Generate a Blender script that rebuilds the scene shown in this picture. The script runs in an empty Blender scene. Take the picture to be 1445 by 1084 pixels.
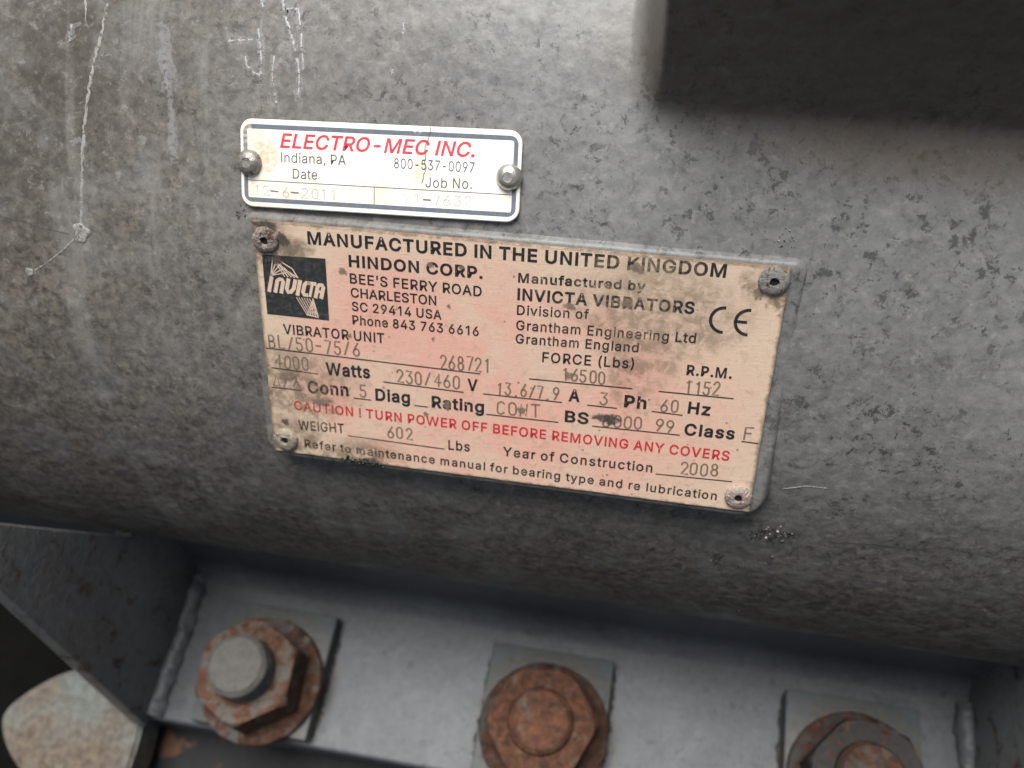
import bpy, bmesh, math, random
import numpy as np
from mathutils import Matrix, Vector

random.seed(7)
RNG = np.random.default_rng(11)
scene = bpy.context.scene
COL = scene.collection
rad = math.radians

# ------------------------------------------------------------------ camera, world, sun, exposure
# metres; origin = centre of the big nameplate, X along the motor axis, Z up, -Y towards the viewer
CAM_POS = Vector((0.037472, -0.106095, 0.193593))
CAM_R = Vector((0.981008, 0.173934, -0.085851))
CAM_U = Vector((-0.112243, 0.870018, 0.480074))
CAM_B = Vector((0.158193, -0.46132, 0.873017))
cam_data = bpy.data.cameras.new('camera')
cam_data.sensor_width = 36.0
cam_data.lens = 36.0 * 1300.0 / 1445.0
cam_data.clip_start = 0.005
cam_data.clip_end = 60.0
cam_data.dof.use_dof = True
cam_data.dof.focus_distance = 0.212
cam_data.dof.aperture_fstop = 13.0
cam_data.dof.aperture_blades = 0
cam = bpy.data.objects.new('camera', cam_data)
M = Matrix((CAM_R, CAM_U, CAM_B)).transposed().to_4x4()
M.translation = CAM_POS
cam.matrix_world = M
COL.objects.link(cam)
scene.camera = cam

SUN_EL, SUN_AZ = rad(81), rad(-140)      # azimuth measured from -Y (towards the viewer), negative = to the left
world = bpy.data.worlds.new('World')
scene.world = world
world.use_nodes = True
wn = world.node_tree.nodes
sky = wn.new('ShaderNodeTexSky')
sky.sky_type = 'NISHITA'
sky.sun_disc = False
sky.sun_elevation = SUN_EL
to_sun = Vector((math.sin(SUN_AZ) * math.cos(SUN_EL), -math.cos(SUN_AZ) * math.cos(SUN_EL), math.sin(SUN_EL)))
sky.sun_rotation = math.atan2(to_sun.x, to_sun.y)
sky.dust_density = 1.0
sky.air_density = 1.0
bg = wn['Background']
bg.inputs['Strength'].default_value = 0.06
hs = wn.new('ShaderNodeHueSaturation')          # thin overcast: the same sky, paler
hs.inputs['Saturation'].default_value = 0.45
world.node_tree.links.new(sky.outputs[0], hs.inputs['Color'])
world.node_tree.links.new(hs.outputs[0], bg.inputs[0])

sun_data = bpy.data.lights.new('sun', 'SUN')
sun_data.energy = 5.0
sun_data.angle = rad(36)
sun_data.color = (1.0, 0.97, 0.93)
sun = bpy.data.objects.new('sun', sun_data)
sun.rotation_euler = to_sun.to_track_quat('Z', 'Y').to_euler()
COL.objects.link(sun)

scene.view_settings.view_transform = 'Standard'
scene.view_settings.look = 'None'
scene.view_settings.exposure = 0.45
scene.view_settings.gamma = 1.0
scene.render.engine = 'CYCLES'
scene.cycles.use_denoising = True
scene.cycles.use_adaptive_sampling = True
scene.cycles.adaptive_threshold = 0.02
scene.cycles.max_bounces = 4

# ------------------------------------------------------------------ helpers
def tag(o, label=None, cat=None, group=None, kind=None):
    for k, v in (('label', label), ('category', cat), ('group', group), ('kind', kind)):
        if v:
            o[k] = v
    return o


def empty(name, loc=(0, 0, 0), rot=(0, 0, 0)):
    o = bpy.data.objects.new(name, None)
    o.empty_display_size = 0.01
    o.location = loc
    o.rotation_euler = rot
    COL.objects.link(o)
    return o


def mesh_obj(name, verts, faces, mat, parent=None, smooth=False):
    me = bpy.data.meshes.new(name)
    me.from_pydata([tuple(v) for v in verts], [], [tuple(f) for f in faces])
    me.update()
    if smooth:
        me.polygons.foreach_set('use_smooth', [True] * len(me.polygons))
    if mat:
        me.materials.append(mat)
    o = bpy.data.objects.new(name, me)
    COL.objects.link(o)
    if parent:
        o.parent = parent
    return o


def bm_obj(name, bm, mat, parent=None, smooth=False):
    bmesh.ops.recalc_face_normals(bm, faces=bm.faces[:])
    me = bpy.data.meshes.new(name)
    bm.to_mesh(me)
    bm.free()
    if smooth:
        me.polygons.foreach_set('use_smooth', [True] * len(me.polygons))
    if mat:
        me.materials.append(mat)
    o = bpy.data.objects.new(name, me)
    COL.objects.link(o)
    if parent:
        o.parent = parent
    return o


def auto_smooth(o, angle=40):
    me = o.data
    me.polygons.foreach_set('use_smooth', [True] * len(me.polygons))
    bm = bmesh.new()
    bm.from_mesh(me)
    for e in bm.edges:
        if len(e.link_faces) == 2 and e.calc_face_angle(0) > rad(angle):
            e.smooth = False
    bm.to_mesh(me)
    bm.free()


_T = RNG.random((64, 64, 64)).astype(np.float64)


def vnoise(p):
    """smooth value noise in -1..1 at points p (N,3), lattice spacing 1"""
    i = np.floor(p).astype(int)
    f = p - i
    f = f * f * f * (f * (f * 6 - 15) + 10)
    out = 0.0
    for dx in (0, 1):
        for dy in (0, 1):
            for dz in (0, 1):
                w = (f[:, 0] if dx else 1 - f[:, 0]) * (f[:, 1] if dy else 1 - f[:, 1]) * (f[:, 2] if dz else 1 - f[:, 2])
                out = out + w * _T[(i[:, 0] + dx) & 63, (i[:, 1] + dy) & 63, (i[:, 2] + dz) & 63]
    return out * 2 - 1


def cast_relief(p):
    """relief of the sand-cast skin in metres"""
    q = p * 1000.0
    r = 0.30 * vnoise(q / 21.0 + 3.1) + 0.12 * vnoise(q / 7.0 + 9.7) + 0.055 * vnoise(q / 3.1 + 1.3)
    fine = vnoise(q / 1.7 + 5.5)
    r = r + 0.03 * fine - 0.11 * np.clip(fine - 0.45, 0, 1)
    return r * 0.001


# ------------------------------------------------------------------ node materials
class NT:
    def __init__(self, name):
        self.mat = bpy.data.materials.new(name)
        self.mat.use_nodes = True
        self.t = self.mat.node_tree
        self.p = self.t.nodes['Principled BSDF']
        self.out = self.t.nodes['Material Output']

    def n(self, kind, **kw):
        nd = self.t.nodes.new(kind)
        for k, v in kw.items():
            setattr(nd, k, v)
        return nd

    def link(self, a, b):
        self.t.links.new(a, b)

    def val(self, sock, v):
        if hasattr(v, 'links') or isinstance(v, bpy.types.NodeSocket):
            self.link(v, sock)
        else:
            sock.default_value = v

    def coord(self, obj=None, scale=(1, 1, 1), loc=(0, 0, 0)):
        tc = self.n('ShaderNodeTexCoord')
        if obj:
            tc.object = obj
        mp = self.n('ShaderNodeMapping')
        self.link(tc.outputs['Object'], mp.inputs[0])
        mp.inputs['Scale'].default_value = scale
        mp.inputs['Location'].default_value = loc
        return mp.outputs[0]

    def scaled(self, vec, s, loc=(0, 0, 0)):
        mp = self.n('ShaderNodeMapping')
        self.link(vec, mp.inputs[0])
        mp.inputs['Scale'].default_value = s
        mp.inputs['Location'].default_value = loc
        return mp.outputs[0]

    def noise(self, vec, scale, detail=6, rough=0.6, dist=0.0):
        nd = self.n('ShaderNodeTexNoise')
        self.link(vec, nd.inputs['Vector'])
        nd.inputs['Scale'].default_value = scale
        nd.inputs['Detail'].default_value = detail
        nd.inputs['Roughness'].default_value = rough
        nd.inputs['Distortion'].default_value = dist
        return nd.outputs['Fac']

    def voro(self, vec, scale, feature='F1', rnd=1.0):
        nd = self.n('ShaderNodeTexVoronoi', feature=feature)
        self.link(vec, nd.inputs['Vector'])
        nd.inputs['Scale'].default_value = scale
        nd.inputs['Randomness'].default_value = rnd
        return nd.outputs['Distance']

    def rng(self, v, a, b, c=0.0, d=1.0, smooth=True):
        nd = self.n('ShaderNodeMapRange', interpolation_type='SMOOTHSTEP' if smooth else 'LINEAR')
        self.val(nd.inputs[0], v)
        for k, x in zip((1, 2, 3, 4), (a, b, c, d)):
            nd.inputs[k].default_value = x
        return nd.outputs[0]

    def math(self, op, a, b=0.0, clamp=False):
        nd = self.n('ShaderNodeMath', operation=op, use_clamp=clamp)
        self.val(nd.inputs[0], a)
        self.val(nd.inputs[1], b)
        return nd.outputs[0]

    def mix(self, fac, a, b):
        nd = self.n('ShaderNodeMix', data_type='RGBA')
        self.val(nd.inputs[0], fac)
        for s, v in ((nd.inputs[6], a), (nd.inputs[7], b)):
            if isinstance(v, tuple):
                s.default_value = (*v, 1.0) if len(v) == 3 else v
            else:
                self.link(v, s)
        return nd.outputs[2]

    def xyz(self, vec):
        nd = self.n('ShaderNodeSeparateXYZ')
        self.link(vec, nd.inputs[0])
        return nd.outputs

    def spot(self, vec, c, r, soft=1.0, squash=(1, 1, 1)):
        """1 inside radius r round c, fading to 0 at r*(1+soft)"""
        v1 = self.scaled(vec, squash, tuple(-c[i] * squash[i] for i in range(3)))
        nd = self.n('ShaderNodeVectorMath', operation='LENGTH')
        self.link(v1, nd.inputs[0])
        return self.rng(nd.outputs['Value'], r, r * (1 + soft), 1.0, 0.0)

    def addmax(self, items):
        o = items[0]
        for i in items[1:]:
            o = self.math('MAXIMUM', o, i)
        return o

    def bump(self, h, dist, strength=1.0, normal=None):
        nd = self.n('ShaderNodeBump')
        self.link(h, nd.inputs['Height'])
        nd.inputs['Distance'].default_value = dist
        nd.inputs['Strength'].default_value = strength
        if normal is not None:
            self.link(normal, nd.inputs['Normal'])
        return nd.outputs[0]

    def done(self, color=None, rough=None, metal=None, normal=None, spec=None):
        p = self.p.inputs
        if color is not None:
            self.val(p['Base Color'], color if not isinstance(color, tuple) else (*color, 1.0))
        if rough is not None:
            self.val(p['Roughness'], rough)
        if metal is not None:
            self.val(p['Metallic'], metal)
        if normal is not None:
            self.link(normal, p['Normal'])
        if spec is not None:
            self.val(p['Specular IOR Level'], spec)
        return self.mat


def cast_paint(name, grime=1.0, tint=0.0, gloss=0.0):
    """weathered grey paint over rough casting, coordinates in mm from the motor origin"""
    m = NT(name)
    c = m.coord(MOTOR, (1000, 1000, 1000))
    x, y, z = m.xyz(c)
    big = m.noise(c, 0.012, 3, 0.6, 0.4)
    mid = m.noise(c, 0.06, 5, 0.68, 0.5)
    fine = m.noise(c, 0.40, 4, 0.72, 0.2)
    grain = m.noise(c, 1.5, 2, 0.5)
    paint = m.mix(m.rng(big, 0.35, 0.65), (0.136, 0.139, 0.139), (0.190, 0.196, 0.195))
    paint = m.mix(m.rng(fine, 0.30, 0.72), m.mix(0.22, paint, (0.09, 0.088, 0.084)), m.mix(0.25, paint, (0.27, 0.265, 0.255)))
    # brown-grey grime, thick towards the left end and low down
    side = m.rng(m.math('ADD', x, m.math('MULTIPLY', m.math('SUBTRACT', mid, 0.5), 170.0)), -120, 55, 1.0, 0.0)
    low = m.rng(m.math('ADD', z, m.math('MULTIPLY', m.math('SUBTRACT', mid, 0.5), 110.0)), -85, 30, 1.0, 0.10)
    corner = m.spot(c, (-150, 66, 58), 40, 1.2)
    g = m.math('MULTIPLY', m.addmax([m.math('MULTIPLY', side, 0.9), low, corner]), m.rng(mid, 0.30, 0.58, 0.40, 1.0))
    g = m.math('MULTIPLY', g, grime, True)
    dirt = m.mix(m.rng(fine, 0.32, 0.68), (0.038, 0.029, 0.021), (0.140, 0.112, 0.086))
    col = m.mix(m.math('MULTIPLY', g, 0.88), paint, dirt)
    col = m.mix(m.math('MULTIPLY', m.math('MULTIPLY', corner, grime), m.rng(mid, 0.34, 0.60, 0.35, 0.85)), col, (0.045, 0.039, 0.033))
    # washed run marks down the barrel and pale scuffed flecks
    run = m.noise(m.scaled(c, (1, 0.10, 0.10), (3, 0, 0)), 0.085, 4, 0.6, 0.3)
    col = m.mix(m.math('MULTIPLY', m.rng(run, 0.54, 0.66), m.math('MULTIPLY', side, 0.34)), col, (0.23, 0.22, 0.205))
    fl = m.noise(m.scaled(c, (1, 1, 1.3), (7, 3, 1)), 0.17, 5, 0.74, 0.8)
    col = m.mix(m.rng(fl, 0.52, 0.74, 0.0, 0.34), col, (0.27, 0.26, 0.245))
    dk = m.noise(m.scaled(c, (1, 1, 1), (31, 13, 5)), 0.13, 5, 0.76, 0.7)
    col = m.mix(m.rng(dk, 0.50, 0.72, 0.0, 0.50), col, (0.060, 0.056, 0.052))
    # crisp crackle of dirt and bare flecks
    cr = m.noise(m.scaled(c, (1, 1, 1), (17, 23, 29)), 0.36, 5, 0.78, 0.4)
    col = m.mix(m.math('MULTIPLY', m.rng(cr, 0.55, 0.61), m.rng(mid, 0.40, 0.60, 0.14, 0.80)), col, (0.038, 0.035, 0.032))
    col = m.mix(m.math('MULTIPLY', m.rng(cr, 0.36, 0.44, 1.0, 0.0), m.rng(dk, 0.42, 0.56, 0.10, 0.45)), col, (0.27, 0.262, 0.248))
    # tiny dark pits
    pit = m.voro(m.scaled(c, (1, 1, 1), (2, 5, 9)), 0.62)
    pm = m.math('MULTIPLY', m.rng(m.math('ADD', pit, m.math('MULTIPLY', grain, 0.35)), 0.20, 0.40, 1.0, 0.0), m.rng(m.noise(c, 0.10, 4, 0.65), 0.48, 0.64))
    col = m.mix(m.math('MULTIPLY', pm, 0.75), col, (0.040, 0.037, 0.034))
    # chipped patches right of the plates and along the top
    zone = m.addmax([m.spot(c, (78, 38, 26), 22, 1.2, (0.6, 1, 1)), m.math('MULTIPLY', m.spot(c, (70, 3, 0), 9, 1.5), 0.8)])
    ch = m.noise(m.scaled(c, (1.0, 0.9, 0.9), (11, 4, 2)), 0.22, 6, 0.74, 0.0)
    cm = m.math('MULTIPLY', m.rng(ch, 0.575, 0.61), zone)
    col = m.mix(m.math('MULTIPLY', cm, 0.88), col, (0.055, 0.056, 0.057))
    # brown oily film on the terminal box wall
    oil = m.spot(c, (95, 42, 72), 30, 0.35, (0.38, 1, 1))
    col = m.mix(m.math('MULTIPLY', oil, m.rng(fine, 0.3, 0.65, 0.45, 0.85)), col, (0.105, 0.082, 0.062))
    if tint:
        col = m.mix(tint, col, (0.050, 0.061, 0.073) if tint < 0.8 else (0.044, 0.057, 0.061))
        rs = m.addmax([m.spot(c, (b_ * 1000, -55, -180), 25.0, 0.32) for b_ in (-0.1065, 0.0085, 0.1235)])
        col = m.mix(m.math('MULTIPLY', rs, m.rng(fine, 0.42, 0.62, 0.1, 0.8)), col, (0.055, 0.038, 0.024))
        sk = m.noise(m.scaled(c, (1, 1, 1), (3, 1, 8)), 0.20, 6, 0.75, 0.3)
        col = m.mix(m.rng(sk, 0.58, 0.66, 0.0, 0.75), col, (0.028, 0.027, 0.026))
        col = m.mix(m.rng(sk, 0.28, 0.37, 0.5, 0.0), col, (0.14, 0.147, 0.15))
    lump = m.noise(c, 0.26, 2, 0.45)
    h = m.math('ADD', lump, m.math('MULTIPLY', grain, 0.10))
    nrm = m.bump(h, 0.0013, 0.19 if not gloss else 0.10)
    rough = m.rng(g, 0.0, 1.0, 0.45, 0.66 - 0.12 * gloss)
    return m.done(col, rough, 0.0, nrm, 0.32)


def rusty(name, steel=(0.22, 0.22, 0.21), amount=0.5, dark=1.0, coord_obj=None, scale=1.0, metal=0.35, relief=0.8, sheen=0.36):
    m = NT(name)
    c = m.coord(coord_obj, (1000 * scale,) * 3)
    a = m.noise(c, 0.11, 7, 0.65, 0.8)
    b = m.noise(c, 0.34, 6, 0.66, 0.5)
    rust = m.mix(m.rng(b, 0.28, 0.76), (0.028 * dark, 0.016 * dark, 0.011 * dark), (0.120 * dark, 0.050 * dark, 0.028 * dark))
    rust = m.mix(m.rng(m.noise(c, 0.25, 5, 0.6), 0.55, 0.72, 0, 0.6), rust, (0.11 * dark, 0.088 * dark, 0.068 * dark))
    st = m.mix(m.rng(b, 0.3, 0.7), tuple(v * 0.7 for v in steel), steel)
    f = m.rng(a, 0.62 - amount * 0.55, 0.78 - amount * 0.55)
    col = m.mix(f, st, rust)
    nrm = m.bump(m.math('ADD', b, m.math('MULTIPLY', a, 0.6)), 0.0007, relief)
    return m.done(col, m.rng(f, 0, 1, sheen, 0.85), m.math('MULTIPLY', m.math('SUBTRACT', 1.0, f), metal), nrm, 0.5 if sheen < 0.5 else 0.2)


def ink(name, color, fade, root, wear=0.5, zones=(), rough=0.45, base=0.0, brk=(0.66, 0.76)):
    """printed or stamped ink, worn through to the plate in places"""
    m = NT(name)
    c = m.coord(root, (1000, 1000, 1000))
    n1 = m.noise(c, 0.7, 6, 0.7, 0.4)
    n2 = m.noise(m.scaled(c, (1, 1, 1), (5, 9, 0)), 0.16, 5, 0.6)
    col = m.mix(m.rng(n1, 0.42, 0.72, 0.0, 0.55), color, fade)
    gone = m.rng(n1, brk[0], brk[1], 0.0, wear)
    gone = m.math('MAXIMUM', gone, m.math('MULTIPLY', m.rng(n2, 0.56, 0.74), wear * 0.55))
    for cx, cy, r, k in zones:
        sp = m.math('MULTIPLY', m.spot(c, (cx, cy, 0), r, 0.9), m.rng(n1, 0.30, 0.62, 0.25, 1.0))
        gone = m.math('MAXIMUM', gone, m.math('MULTIPLY', sp, k))
    gone = m.math('MAXIMUM', gone, base)
    tr = m.n('ShaderNodeBsdfTransparent')
    mx = m.n('ShaderNodeMixShader')
    m.link(gone, mx.inputs[0])
    m.link(m.p.outputs[0], mx.inputs[1])
    m.link(tr.outputs[0], mx.inputs[2])
    m.link(mx.outputs[0], m.out.inputs[0])
    return m.done(col, rough)


# ------------------------------------------------------------------ roots
EL = 35.0
MOTOR = empty('vibrator_motor')
tag(MOTOR, 'weathered grey cast vibrator motor carrying both riveted plates, bolted down by its foot', 'motor')
PLATE = empty('nameplate', (0, 0, 0), (rad(90 - EL), 0, 0))
tag(PLATE, 'large pinkish tan metal nameplate with black and red lettering and four rivets', 'nameplate')
JOB = empty('nameplate')
tag(JOB, 'small white rounded plate with red heading and blue grey border, above the larger plate', 'nameplate')

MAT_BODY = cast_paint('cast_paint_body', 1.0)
MAT_FOOT = cast_paint('cast_paint_foot', 0.6, 0.74, 1.0)
MAT_PAD = cast_paint('cast_paint_pad', 0.6, 0.84, 1.0)
MAT_GUS = rusty('gusset_grime', (0.150, 0.152, 0.152), 0.16, 0.9, None, 1.0, 0.0)

# ------------------------------------------------------------------ motor body: one swept casting with the terminal box wall
R = 0.163
# the flat seat touches the barrel 9 mm above the plate's middle
SEAT_UP, SEAT_GAP = 0.009, 0.0008
AY = SEAT_UP * math.sin(rad(EL)) + (R + SEAT_GAP) * math.cos(rad(EL))
AZ = SEAT_UP * math.cos(rad(EL)) - (R + SEAT_GAP) * math.sin(rad(EL))


def view_ray(px, py):
    a, b = (px - 722.5) / 1300.0, (py - 542.0) / 1300.0
    return np.array(CAM_R) * a - np.array(CAM_U) * b - np.array(CAM_B)


def barrel_at(px, py):
    """(x, elevation) of the barrel point seen at this place of the photograph"""
    d = view_ray(px, py)
    o = np.array(CAM_POS) - np.array([0, AY, AZ])
    A_ = d[1] ** 2 + d[2] ** 2
    B_ = o[1] * d[1] + o[2] * d[2]
    C_ = o[1] ** 2 + o[2] ** 2 - R * R
    tt = (-B_ - math.sqrt(max(B_ * B_ - A_ * C_, 0))) / A_
    P = o + d * tt
    return P[0], math.atan2(P[2], -P[1])


BOSS_TH = 0.5 * (barrel_at(905, 170)[1] + barrel_at(1445, 178)[1])


def circ(th):
    return np.stack([AY - R * np.cos(th), AZ + R * np.sin(th)], -1)


TH_B = BOSS_TH
low = []
# fillet onto the foot, vertical web, then the barrel
WEB_Y, FOOT_Z, FR = -0.0120, -0.188, 0.012
TH_W = -math.acos((AY - WEB_Y) / R)
Z_WEB_TOP = AZ + R * math.sin(TH_W) - 0.0004
for a in np.linspace(0, 90, 16):
    low.append((WEB_Y - FR + FR * math.sin(rad(a)), FOOT_Z - 0.0006 + FR - FR * math.cos(rad(a))))
for zz in np.linspace(FOOT_Z + FR + 0.001, Z_WEB_TOP, 22):
    low.append((WEB_Y, zz))
low = np.array(low)
barrel = circ(np.linspace(TH_W, TH_B, 330))
n_up = 150
p0_up = circ(np.linspace(TH_B, rad(100), n_up + 1)[1:])
back_arc = circ(np.linspace(rad(100), rad(250), 40)[1:])
base = circ(np.array([TH_B]))[0]
WN = rad(-4)
wall_dir = np.array([math.sin(WN), math.cos(WN)])
t = np.linspace(0, 1, n_up + 1)[1:]
wall_h = 0.047
p1_up = np.empty((n_up, 2))
for k, u in enumerate(t):
    if u <= 0.8:
        p1_up[k] = base + wall_dir * wall_h * (u / 0.8)
    else:
        p1_up[k] = base + wall_dir * wall_h + np.array([1.0, 0.10]) * 0.17 * (u - 0.8) / 0.2
prof0 = np.concatenate([low, barrel, p0_up, back_arc])
end1 = p1_up[-1]
q = np.linspace(0, 1, 40)[1:, None]
prof1 = np.concatenate([low, barrel, p1_up, end1 + (back_arc[-1] - end1) * q + 0 * q])


def smooth_profile(p, i0, i1, n=3, it=10):
    p = p.copy()
    for _ in range(it):
        m_ = p.copy()
        m_[i0:i1] = (p[i0 - 1:i1 - 1] + 2 * p[i0:i1] + p[i0 + 1:i1 + 1]) / 4
        p = m_
    return p


ib = len(low) + len(barrel)
prof1 = smooth_profile(prof1, ib - 26, ib + 26, it=60)
prof1 = smooth_profile(prof1, ib + 110, ib + 128, it=40)
prof0 = smooth_profile(prof0, len(low) - 10, len(low) + 14, it=24)
prof1[:len(low) + 20] = prof0[:len(low) + 20]

xs = np.concatenate([np.linspace(-0.27, -0.205, 16)[:-1], np.linspace(-0.205, 0.018, 300)[:-1],
                     np.linspace(0.018, 0.040, 46)[:-1], np.linspace(0.040, 0.175, 170)[:-1], np.linspace(0.175, 0.30, 22)])
wx = np.clip((xs - 0.0225) / 0.0085, 0, 1)
wx = wx * wx * (3 - 2 * wx)
NX, NP = len(xs), len(prof0)
# wall foot slants slightly along x
PT = np.empty((NX, NP, 3))
for i in range(NX):
    pr = prof0 * (1 - wx[i]) + prof1 * wx[i]
    PT[i, :, 0] = xs[i]
    PT[i, :, 1:] = pr
# surface normals in the profile plane for the relief
dp = np.gradient(PT, axis=1)
nrm = np.stack([np.zeros((NX, NP)), -dp[:, :, 2], dp[:, :, 1]], -1)
nrm /= np.linalg.norm(nrm, axis=2, keepdims=True) + 1e-12
PT = PT + nrm * cast_relief(PT.reshape(-1, 3)).reshape(NX, NP, 1)
idx = np.arange(NX * NP).reshape(NX, NP)
faces = np.stack([idx[:-1, :-1], idx[1:, :-1], idx[1:, 1:], idx[:-1, 1:]], -1).reshape(-1, 4)
fl = [tuple(f) for f in faces.tolist()]
fl.append(tuple(idx[0, :].tolist()))
fl.append(tuple(idx[-1, ::-1].tolist()))
body = mesh_obj('body_casting', PT.reshape(-1, 3).tolist(), fl, MAT_BODY, MOTOR, True)
body.data.materials.append(MAT_FOOT)                # the web below the barrel has the foot's paint
mi = np.zeros(len(body.data.polygons), dtype=np.int32)
mi[:-2].reshape(NX - 1, NP - 1)[:, :len(low) - 4] = 1
body.data.polygons.foreach_set('material_index', mi)
for p in body.data.polygons[-2:]:
    p.use_smooth = False


def on_barrel(x, th, lift=0.0):
    """point of the relieved barrel skin at x, elevation th (radians)"""
    p = circ(np.array([th]))[0]
    n = np.array([0.0, -math.cos(th), math.sin(th)])
    P = np.array([x, p[0], p[1]])
    return P + n * (cast_relief(P[None])[0] + lift), n


# the small plate lies on the barrel where its four corners are seen
def seat_job_plate():
    cs = [(343.5, 167), (741.5, 184), (729.5, 315), (334.5, 290)]
    th = barrel_at(537, 239)[1]
    n_ = np.array([0, -math.cos(th), math.sin(th)])
    up = np.array([0, math.sin(th), math.cos(th)])
    B_ = np.array([0, AY, AZ]) + n_ * (R + 0.0011)
    Q = []
    for p in cs:
        d = view_ray(*p)
        Q.append(np.array(CAM_POS) + d * (((B_ - np.array(CAM_POS)) @ n_) / (d @ n_)))
    c_ = sum(Q) / 4
    e_ = Q[1] - Q[0] + Q[2] - Q[3]
    ang = math.atan2(e_ @ up, e_[0])
    w_, h_ = np.linalg.norm(e_) / 2, np.linalg.norm(Q[0] - Q[3] + Q[1] - Q[2]) / 2
    JOB.location = c_
    JOB.rotation_euler = (Matrix.Rotation(math.pi / 2 - th, 4, 'X') @ Matrix.Rotation(ang, 4, 'Z')).to_euler()
    return w_ * 500, h_ * 500


JOB_HW, JOB_HH = seat_job_plate()

# raised flat seat for the big plate, drafted sides
def rounded_rect(x0, x1, y0, y1, rs, n=7):
    """rs = radii at (x1,y1), (x0,y1), (x0,y0), (x1,y0)"""
    pts = []
    for (cx, cy, sx, sy, a0), r in zip(((x1, y1, -1, -1, 0), (x0, y1, 1, -1, 90), (x0, y0, 1, 1, 180), (x1, y0, -1, 1, 270)), rs):
        for k in range(n + 1):
            a = rad(a0 + 90 * k / n)
            pts.append((cx + sx * r + r * math.cos(a), cy + sy * r + r * math.sin(a)))
    return pts


def loft(name, rings, mat, parent, cap_first=True, cap_last=True):
    n = len(rings[0])
    v = [p for r in rings for p in r]
    f = []
    for k in range(len(rings) - 1):
        for i in range(n):
            j = (i + 1) % n
            f.append((k * n + i, k * n + j, (k + 1) * n + j, (k + 1) * n + i))
    if cap_first:
        f.append(tuple(range(n))[::-1])
    if cap_last:
        f.append(tuple((len(rings) - 1) * n + i for i in range(n)))
    return mesh_obj(name, v, f, mat, parent)


mm = 0.001
PM = PLATE.matrix_basis.copy()
PM = Matrix.Rotation(rad(90 - EL), 4, 'X')


def seat_ring(out, z):
    return [tuple(PM @ Vector((p[0] * mm, p[1] * mm, z * mm)))
            for p in rounded_rect(-64.4 - out, 65.4 + out, -33.4 - out, 32.5 + out, (2.0 + out, 2.0 + out, 5.0 + out, 6.0 + out), 9)]


seat = loft('plate_seat', [seat_ring(3.6, -10.5), seat_ring(1.9, -4.8), seat_ring(1.2, -2.9), seat_ring(0.55, -1.55), seat_ring(0.15, -1.02), seat_ring(-0.5, -0.84), seat_ring(-1.6, -0.82)], MAT_BODY, MOTOR)
auto_smooth(seat, 50)

# ------------------------------------------------------------------ foot, pads, gussets, welds
def box_bm(x0, x1, y0, y1, z0, z1, bevel=0.0, seg=2):
    bm = bmesh.new()
    bmesh.ops.create_cube(bm, size=1.0)
    for v in bm.verts:
        v.co = Vector((x0 + (v.co.x + 0.5) * (x1 - x0), y0 + (v.co.y + 0.5) * (y1 - y0), z0 + (v.co.z + 0.5) * (z1 - z0)))
    if bevel:
        bmesh.ops.bevel(bm, geom=bm.edges[:], offset=bevel, segments=seg, affect='EDGES', profile=0.6)
    return bm


foot = bm_obj('foot', box_bm(-0.163, 0.179, -0.0768, 0.09, FOOT_Z - 0.028, FOOT_Z, 0.0022, 3), MAT_FOOT, MOTOR)
auto_smooth(foot, 35)
BOLT_X, BOLT_Y = (-0.1065, 0.0085, 0.1235), -0.0565
PAD_H = 0.008
for bx in BOLT_X:
    pad = bm_obj('bolt_pad', box_bm(bx - 0.0255, bx + 0.0235, -0.0755, -0.0262, FOOT_Z - 0.004, FOOT_Z + PAD_H, 0.0010, 2), MAT_PAD, foot)
    auto_smooth(pad, 35)


SEAM = ink('dark_seam', (0.020, 0.018, 0.016), (0.045, 0.04, 0.035), MOTOR, 1.0, [], 0.9, 0.30, (0.44, 0.66))  # thin dark strips along the left and right base of each pad
for bx in BOLT_X:
    for xe, sg in ((bx - 0.0255, -1), (bx + 0.0235, 1)):
        V, F = [], []
        for k in range(41):
            y_ = -0.0740 + 0.0465 * k / 40
            w_ = 0.0014 * (1 + 0.5 * random.uniform(-1, 1)) * min(1, 0.25 + 5 * min(k, 40 - k) / 40)
            V += [(xe - sg * 0.0004, y_, FOOT_Z + 0.0030), (xe + sg * 0.0006, y_, FOOT_Z + 0.0008), (xe + sg * w_, y_, FOOT_Z + 0.00015)]
        for k in range(40):
            for j in (0, 1):
                F.append((3 * k + j, 3 * k + j + 1, 3 * k + j + 4, 3 * k + j + 3))
        mesh_obj('pad_seam', V, F, SEAM, foot, True)


def plate_yz(name, poly, x0, x1, mat, parent, bevel=0.0012):
    bm = bmesh.new()
    a = [bm.verts.new((x0, *p)) for p in poly]
    b = [bm.verts.new((x1, *p)) for p in poly]
    n = len(poly)
    bm.faces.new(a)
    bm.faces.new(b[::-1])
    for i in range(n):
        bm.faces.new((a[i], b[i], b[(i + 1) % n], a[(i + 1) % n]))
    bmesh.ops.recalc_face_normals(bm, faces=bm.faces[:])
    if bevel:
        bmesh.ops.bevel(bm, geom=bm.edges[:], offset=bevel, segments=2, affect='EDGES', profile=0.6)
    o = bm_obj(name, bm, mat, parent)
    auto_smooth(o, 35)
    return o


GP = [(-0.0805, FOOT_Z + 0.0005), (-0.0530, -0.0340), (-0.0480, -0.0330), (-0.0327, -0.0857), (-0.0215, -0.1235), (0.02, -0.130), (0.02, FOOT_Z + 0.0005)]
plate_yz('gusset', GP, -0.1580, -0.1515, MAT_GUS, MOTOR)
plate_yz('gusset', GP, 0.1665, 0.1730, MAT_GUS, MOTOR)


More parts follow.
